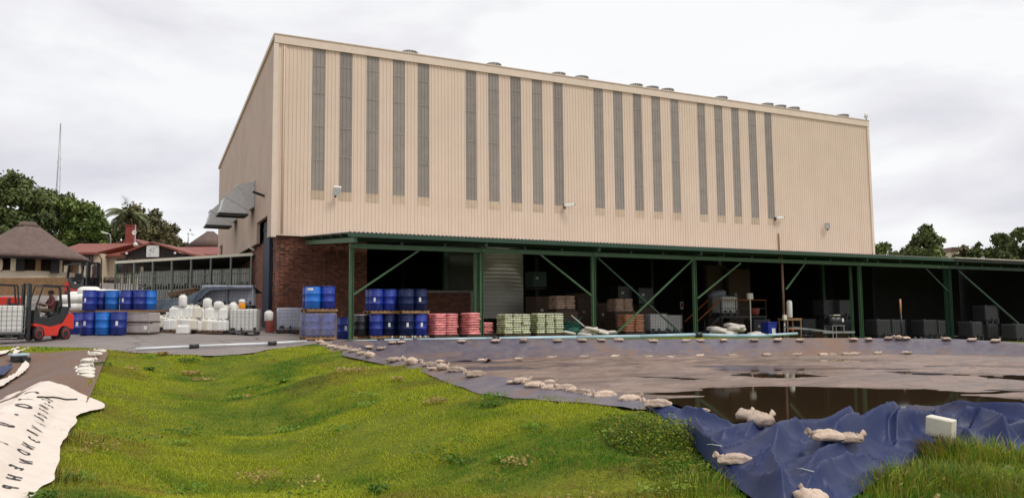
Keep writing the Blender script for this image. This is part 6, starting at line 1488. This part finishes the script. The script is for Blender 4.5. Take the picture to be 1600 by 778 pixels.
w_, h_ = X2(244)-X2(224.5), Z2(384)-Z2(402.5); zc = Z2(393.2)
mb = MB(); mb.box((X2(234.2), .12, zc), (w_, .1, h_)); part('board', mb, 'white', sg)
mb = MB()
for k in range(9):
    a = R_(40+k*32); r = .12+.018*k; mb.box((X2(234.5)+.22*math.cos(a)-.02, .062, zc+.08+.14*math.sin(a)), (.10+.006*k, .008, .05), (0, -a, 0))
part('emblem', mb, 'wrap', sg)
mb = MB(); mb.box((X2(229.5), .062, zc-.26), (.2, .006, .12)); part('emblem_patch', mb, 'pipeblue', sg)
for px, lb in ((195, 'small white lamp under the left eave of the gable porch'), (271, 'small white lamp under the right slope of the gable porch')):
    mb = MB(); mb.pillow((0, 0, 0), (.22, .3, .2), .8, 8, 5); mb.bar((0, 0, 0), (0, .3, .05), .05); o = single('porch_lamp', mb, 'white', lb, 'lamp'); o.location = h2.matrix_basis @ Vector((X2(px), -.1, Z2(397)))
h2m = Matrix.Translation(h2.location) @ Matrix.Rotation(-YAW, 4, 'Z')
for o in [o for o in COL.objects if o.name.startswith('porch_lamp')]:
    px = 195 if 'left' in o['label'] else 271; o.location = h2m @ Vector((X2(px), -.1, Z2(397)))
# chimney / red board behind the porch
p = at(199.5, 500, 80); t = thing('red_chimney', (p.x, p.y, 6.5), -YAW, 'dark red chimney rising behind the porch roof beside the palm', 'chimney'); zt_ = at(200, 352, 80).z-6.5
mb = MB(); mb.box((0, 0, zt_/2), (.78, .7, zt_)); part('stack', mb, 'brickred', t); mb = MB(); mb.box((0, 0, zt_+.04), (.9, .8, .1)); part('cap', mb, 'brickred', t)
p = at(206.5, 500, 78); t = thing('lamp_pole', (p.x, p.y, 5), -YAW, 'thin pole with a white dish beside the red chimney', 'pole'); zt_ = at(206.5, 350, 78).z-5
mb = MB(); mb.tube([(0, 0, 0), (0, 0, zt_)], .05, 6); part('pole', mb, 'steel', t); mb = MB(); mb.lathe([(.02, -.1), (.2, -.04), (.24, .04), (.2, .05), (.03, -.05)], 12, (0, -.2, zt_-.8), axis='Y'); part('dish', mb, 'white', t)
p = at(211.5, 382, 73); t = thing('satellite_dish', p, -YAW, 'small round white dish on the roof left of the porch apex', 'dish'); mb = MB(); mb.lathe([(.03, .08), (.15, .03), (.22, -.04), (.19, -.035), (.03, .03)], 14, axis='Y'); part('dish', mb, 'white', t); mb = MB(); mb.bar((0, .1, 0), (0, .2, -.5), .06); part('arm', mb, 'steel', t)
# second ridge behind and grey cone roof
h3 = local_house(197, 84, 5, 'white gabled house part peeping over the red roofs', 'rear_house'); X3 = lambda px: (px-197)*84/F; Z3 = lambda py: EYE+(501-py)*84/F-5
mb = MB(); mb.prism([(X3(180), 0, 0), (X3(215), 0, 0), (X3(215), 0, Z3(383)), (X3(199), 0, Z3(375)), (X3(180), 0, Z3(383))], (0, 4, 0)); part('wall', mb, 'cream', h3)
mb = MB()
for s in (176, 220): mb.prism([(X3(199), -.3, Z3(374)), (X3(s), -.3, Z3(384)), (X3(s), 4.2, Z3(384)), (X3(199), 4.2, Z3(374))], (0, 0, .14))
part('roof', mb, 'redroof', h3)
h4 = local_house(325, 82, 5, 'grey conical thatched roof behind the red roof beside the factory wall', 'thatched_house'); k4 = 82/F
mb = MB(); mb.lathe([(38*k4, EYE+(501-389)*k4-5), (22*k4, EYE+(501-376)*k4-5), (7*k4, EYE+(501-364.5)*k4-5), (.4, EYE+(501-363)*k4-5)], 32); part('roof', mb, 'thatch', h4)
mb = MB(); mb.lathe([(28*k4, 0), (28*k4, EYE+(501-389)*k4-5)], 24); part('wall', mb, 'cream', h4)
# round hut
hut = local_house(37, 62, 3.6, 'round hut with a big brown conical thatched roof', 'round_hut', 'hut'); kh = 62/F; ZH = lambda py: EYE+(501.5-py)*kh-3.6
mb = MB(); pr = [(4.55, ZH(408)), (4.35, ZH(402)), (3.4, ZH(391)), (2.5, ZH(379.5)), (1.6, ZH(366)), (.85, ZH(355)), (.55, ZH(353))]; mb.lathe(pr, 48)
for v in mb.bm.verts: v.co.z += (vn(np.array([math.atan2(v.co.y, v.co.x)*6]), np.array([v.co.z*2]), 5)[0]-.5)*.14
rf = part('roof', mb, 'thatch', hut); mb = MB(); mb.lathe([(.9, ZH(354.5)), (.62, ZH(350)), (.55, ZH(347)), (.1, ZH(346))], 20); part('ridge_cap', mb, 'thatch', rf)
mb = MB(); mb.lathe([(4.53, ZH(409.5)), (4.5, ZH(407.5)), (4.1, ZH(406)), (.2, ZH(400))], 40); part('eave_underside', mb, 'darktimber', hut)
mb = MB(); mb.lathe([(3.62, -.6), (3.62, ZH(427)), (3.5, ZH(427)), (3.5, -.6)], 40); part('low_wall', mb, 'cream', hut)
for k in range(14):
    a = 2*math.pi*k/14+.1; mb = MB(); mb.box((3.5*math.cos(a), 3.5*math.sin(a), ZH(417)), (.34 if k % 2 else .2, .34, ZH(406)-ZH(428)), (0, 0, a)); part('post', mb, 'cream' if k % 2 else 'wood', hut)
mb = MB(); mb.lathe([(2.6, -.3), (2.6, ZH(408))], 24); part('inner_wall', mb, 'wooddk', hut)
mb = MB(); mb.box((-.3, -3.6, ZH(417)), (1.5, .1, ZH(408.5)-ZH(427.5))); part('door', mb, 'dark', hut)
mb = MB(); mb.box((3.4, -1.9, ZH(420)), (.6, .1, 1.0), (0, 0, .8)); part('shutter', mb, 'dark', hut); mb = MB(); mb.box((1.6, -3.32, ZH(418)), (.55, .08, .95), (0, 0, .4)); part('shutter', mb, 'dark', hut)
mb = MB(); mb.pillow((.35, -3.72, ZH(419)), (.45, .12, .9), .7, 8, 6); part('hanging_cloth', mb, 'cream', hut)
p = at(60, 445, 50); mb = MB(); mb.box((0, 0, -.1), (6.2, .25, 1.1)); single('low_yard_wall', mb, 'wood', 'low tan wall in front of the round hut behind the forklifts', 'wall', None, p, -YAW)
for px, py, lb in ((147, 438, 'thin brown post left of its twin by the bungalow wall'), (153.5, 438, 'thicker brown post by the bungalow downpipe')):
    p = at(px, py, 66); mb = MB(); mb.box((0, 0, .45), (.16, .16, 1.5)); mb.box((0, 0, 1.22), (.2, .2, .06)); single('gate_post', mb, 'brownframe', lb, 'post', None, p, -YAW)
# mast
p = at(81, 500, 105); z = 5.; t = thing('radio_mast', (p.x, p.y, z), -YAW, 'tall thin lattice mast behind the round hut', 'mast'); H_ = at(87, 186, 105).z-z
mb = MB(); L3 = [(.28*math.cos(a), .28*math.sin(a)) for a in (.3, 2.4, 4.5)]
for x_, y_ in L3: mb.tube([(x_, y_, 0), (x_*.9, y_*.9, H_*.62), (x_*.12, y_*.12, H_)], .035, 5)
part('leg', mb, 'steel', t); mb = MB()
for k in range(40):
    z_ = k*.46; a, b = L3[k % 3], L3[(k+1) % 3]; mb.bar((a[0], a[1], z_), (b[0], b[1], z_+.46), .025)
part('bracing', mb, 'steel', t)
p = at(168, 380, 88); t = thing('street_lamp', (p.x, p.y, 5), -YAW, 'white curved lamp head against the trees left of the palm', 'street lamp'); zt_ = at(163, 364, 88).z-5
mb = MB(); mb.tube([(.35, 0, 0), (.35, 0, zt_-.6), (.2, 0, zt_-.15), (-.2, 0, zt_)], .06, 6); part('pole', mb, 'steel', t); mb = MB(); mb.box((-.35, 0, zt_+.02), (.75, .26, .14), (0, R_(14), 0), bev=.04); part('head', mb, 'white', t)
h5 = local_house(1497, 130, 2, 'small far house with brown roof between the right trees', 'far_house'); k5 = 130/F; ZZ = lambda py: EYE+(493-py)*k5-2
mb = MB(); mb.box((0, 2, ZZ(394)/2), (13*k5, 4, ZZ(394))); part('wall', mb, 'cream', h5); mb = MB(); mb.prism([(-8*k5, -.3, ZZ(394)), (8*k5, -.3, ZZ(394)), (4*k5, -.3, ZZ(387)), (-4*k5, -.3, ZZ(387))], (0, 5, 0)); part('roof', mb, 'brownframe', h5)

# ================================================================== TREES
def tree(px, py_top, d, wpx, kind, label, zb=None, low=.12, n=9000, seed=0, leaf=.27, lumps=14, flat=1., name='broadleaf_tree', gaps=.0):
    rg = np.random.default_rng(seed+px+1000); base = at(px, 500, d); zb = zg(base.x, base.y) if zb is None else zb; H_ = at(px, py_top, d).z-zb; Rw = wpx*d/F/2
    t = thing(name, (base.x, base.y, zb), -YAW, label, 'tree', 'trees around the site')
    mb = MB(); mb.tube([(0, 0, -.3), (.1, 0, H_*.3), (-.1, .1, H_*.6), (.05, 0, H_*.85)], [.03*H_, .023*H_, .014*H_, .004*H_], 8); part('trunk', mb, 'bark', t)
    # lumps of foliage
    ce = []
    for k in range(lumps*3):
        z = low+(1-low)*rg.random()**.75; prof_ = math.sin(math.pi*min(1, (z-low*.5+.06)/(1.16-low*.5)))**.55
        a = rg.random()*6.283; r = Rw*prof_*rg.random()**.5*.92; ce.append((r*math.cos(a), r*math.sin(a)*.8, z*H_*.95, Rw*(.13+.17*rg.random())*flat))
    ce.append((0, 0, H_-Rw*.18, Rw*.18)); ce = np.array(ce)
    mbl = MB()
    for c_ in ce[:: 5]: mbl.tube([(0, 0, c_[2]*.45), (c_[0]*.5, c_[1]*.5, c_[2]*.8), (c_[0], c_[1], c_[2])], [.012*H_, .007*H_, .002*H_], 5)
    part('limb', mbl, 'bark', t)
    w = ce[:, 3]**2; li = rg.choice(len(ce), n, p=w/w.sum()); v = rg.normal(size=(n, 3)); v /= np.linalg.norm(v, axis=1)[:, None]
    rad = ce[li, 3]*(.25+.95*rg.random(n)**.8); rad *= 1+.45*(vn(v[:, 0]*3+li, v[:, 1]*3+v[:, 2]*3, 4)-.5)*2
    P_ = ce[li, :3]+v*rad[:, None]*np.array([1, 1, .8]); 
    u = rg.normal(size=(n, 3)); u /= np.linalg.norm(u, axis=1)[:, None]; q = np.cross(u, v+rg.normal(size=(n, 3))*.6); q /= np.linalg.norm(q, axis=1)[:, None]
    s_ = leaf*(.5+.8*rg.random(n))[:, None]; V = np.stack([P_-u*s_, P_+q*s_*.55, P_+u*s_, P_-q*s_*.55], 1)
    tone = np.clip(.45+.25*rg.normal(size=n)*.6+(rg.random(len(ce))-.5)[li]*.7, 0, 1)
    m = V.reshape(-1, 3); m[:, 2] = np.maximum(m[:, 2], .1)
    me = npmesh('crown', m, np.arange(n*4).reshape(n, 4), kind, False, {'tone': ('POINT', 'FLOAT', np.repeat(tone, 4))}); link('crown', me, t)
tree(8, 262, 92, 120, 'leafdk', 'tall dark broad tree at the left edge behind the round hut', n=15000, lumps=22)
tree(68, 293, 100, 95, 'leafdk', 'dark tree behind the round hut crossed by the thin mast', n=12000, lumps=18)
tree(-60, 285, 90, 120, 'leafdk', 'dark tree beyond the left frame edge', n=7000)
tree(118, 313, 95, 90, 'leafgr', 'bright green tree right of the thin mast', n=12000, lumps=18)
tree(150, 335, 104, 60, 'leafgr', 'smaller green tree between the mast tree and the palm', n=7000)
tree(212, 322, 98, 105, 'leafol', 'olive bushy tree right behind the palm', n=12000, lumps=18)
tree(252, 350, 96, 70, 'leafol', 'lower olive tree sloping down right of the palm', n=8000)
tree(276, 372, 92, 40, 'leafol', 'small dark bush at the right end of the left trees', n=3500)
tree(180, 350, 108, 60, 'leafdk', 'dark undergrowth tree behind the palm trunk', n=6000)
tree(290, 352, 105, 26, 'leafol', 'thin nearly bare tree left of the thatched cone', n=260, lumps=7, leaf=.10)
tree(1453, 351, 88, 66, 'leafdk', 'single round tree standing above the canopy roof', n=12000, lumps=20, leaf=.3, low=.05)
tree(1388, 377, 100, 60, 'leafgr', 'green tree right beside the factory corner', n=7000)
tree(1372, 386, 96, 40, 'leafgr', 'low green tree touching the factory corner', n=4000)
tree(1418, 386, 112, 50, 'leafol', 'far grey-green tree between the corner and the round tree', n=5000)
tree(1396, 381, 118, 18, 'leafol', 'far flat topped tree above the green ones by the corner', n=1500, lumps=4)
tree(1512, 381, 98, 44, 'leafol', 'small olive tree left of the big right mass', n=5000)
tree(1535, 378, 94, 42, 'leafdk', 'dark tree at the left end of the big right mass', n=5000)
tree(1566, 362, 88, 74, 'leafdk', 'big dark tree near the right edge above the shed roof', n=11000, lumps=18)
tree(1605, 354, 86, 80, 'leafdk', 'big dark tree cut by the right edge', n=9000, lumps=16)
tree(1660, 352, 88, 90, 'leafdk', 'dark tree beyond the right frame edge', n=5000)
tree(1480, 398, 105, 60, 'leafdk', 'low dark hedge tree right of the single round tree', n=4000, lumps=10)
# palm
p = at(195, 500, 82); zb = 5.; H_ = at(195, 338, 82).z-zb; t = thing('palm_tree', (p.x, p.y, zb), -YAW, 'palm with arching fronds above the red roofs', 'tree', 'trees around the site')
mb = MB(); mb.tube([(0, 0, 0), (.05, 0, H_*.5), (0, 0, H_)], [.28, .2, .17], 8); part('trunk', mb, 'bark', t); rg = random.Random(4)
for k in range(24):
    a = k*2.4+rg.uniform(-.2, .2); el_ = rg.uniform(.1, 1.25) if k < 22 else 1.45; L_ = rg.uniform(2.2, 2.9); Vv = []; Ff = []; Tn = []
    dirh = Vector((math.cos(a), math.sin(a), 0)); pp = Vector((0, 0, H_)); e0 = el_; side = Vector((-math.sin(a), math.cos(a), 0)); N_ = 26; mbp = []
    for j in range(N_):
        st = L_/N_; pp = pp+(dirh*math.cos(e0)+Vector((0, 0, 1))*math.sin(e0))*st; e0 -= .08 if k < 22 else .03
        ll = .80*math.sin(math.pi*(j+1.5)/(N_+2))**.7
        for s in (-1, 1):
            tip = pp+side*s*ll*.75+dirh*ll*.35-Vector((0, 0, ll*(.6 if k < 22 else .1))); b0 = pp-dirh*.05; b1 = pp+dirh*.07; kk = len(Vv); Vv += [b0, b1, tip]; Ff.append((kk, kk+1, kk+2)); Tn += [rg.random()]*3
        kk = len(Vv); Vv += [pp-side*.03, pp+side*.03, pp+dirh*st]; Ff.append((kk, kk+1, kk+2)); Tn += [.3]*3
    link('frond', npmesh('frond', [tuple(v) for v in Vv], Ff, 'palm', False, {'tone': ('POINT', 'FLOAT', Tn)}), t)
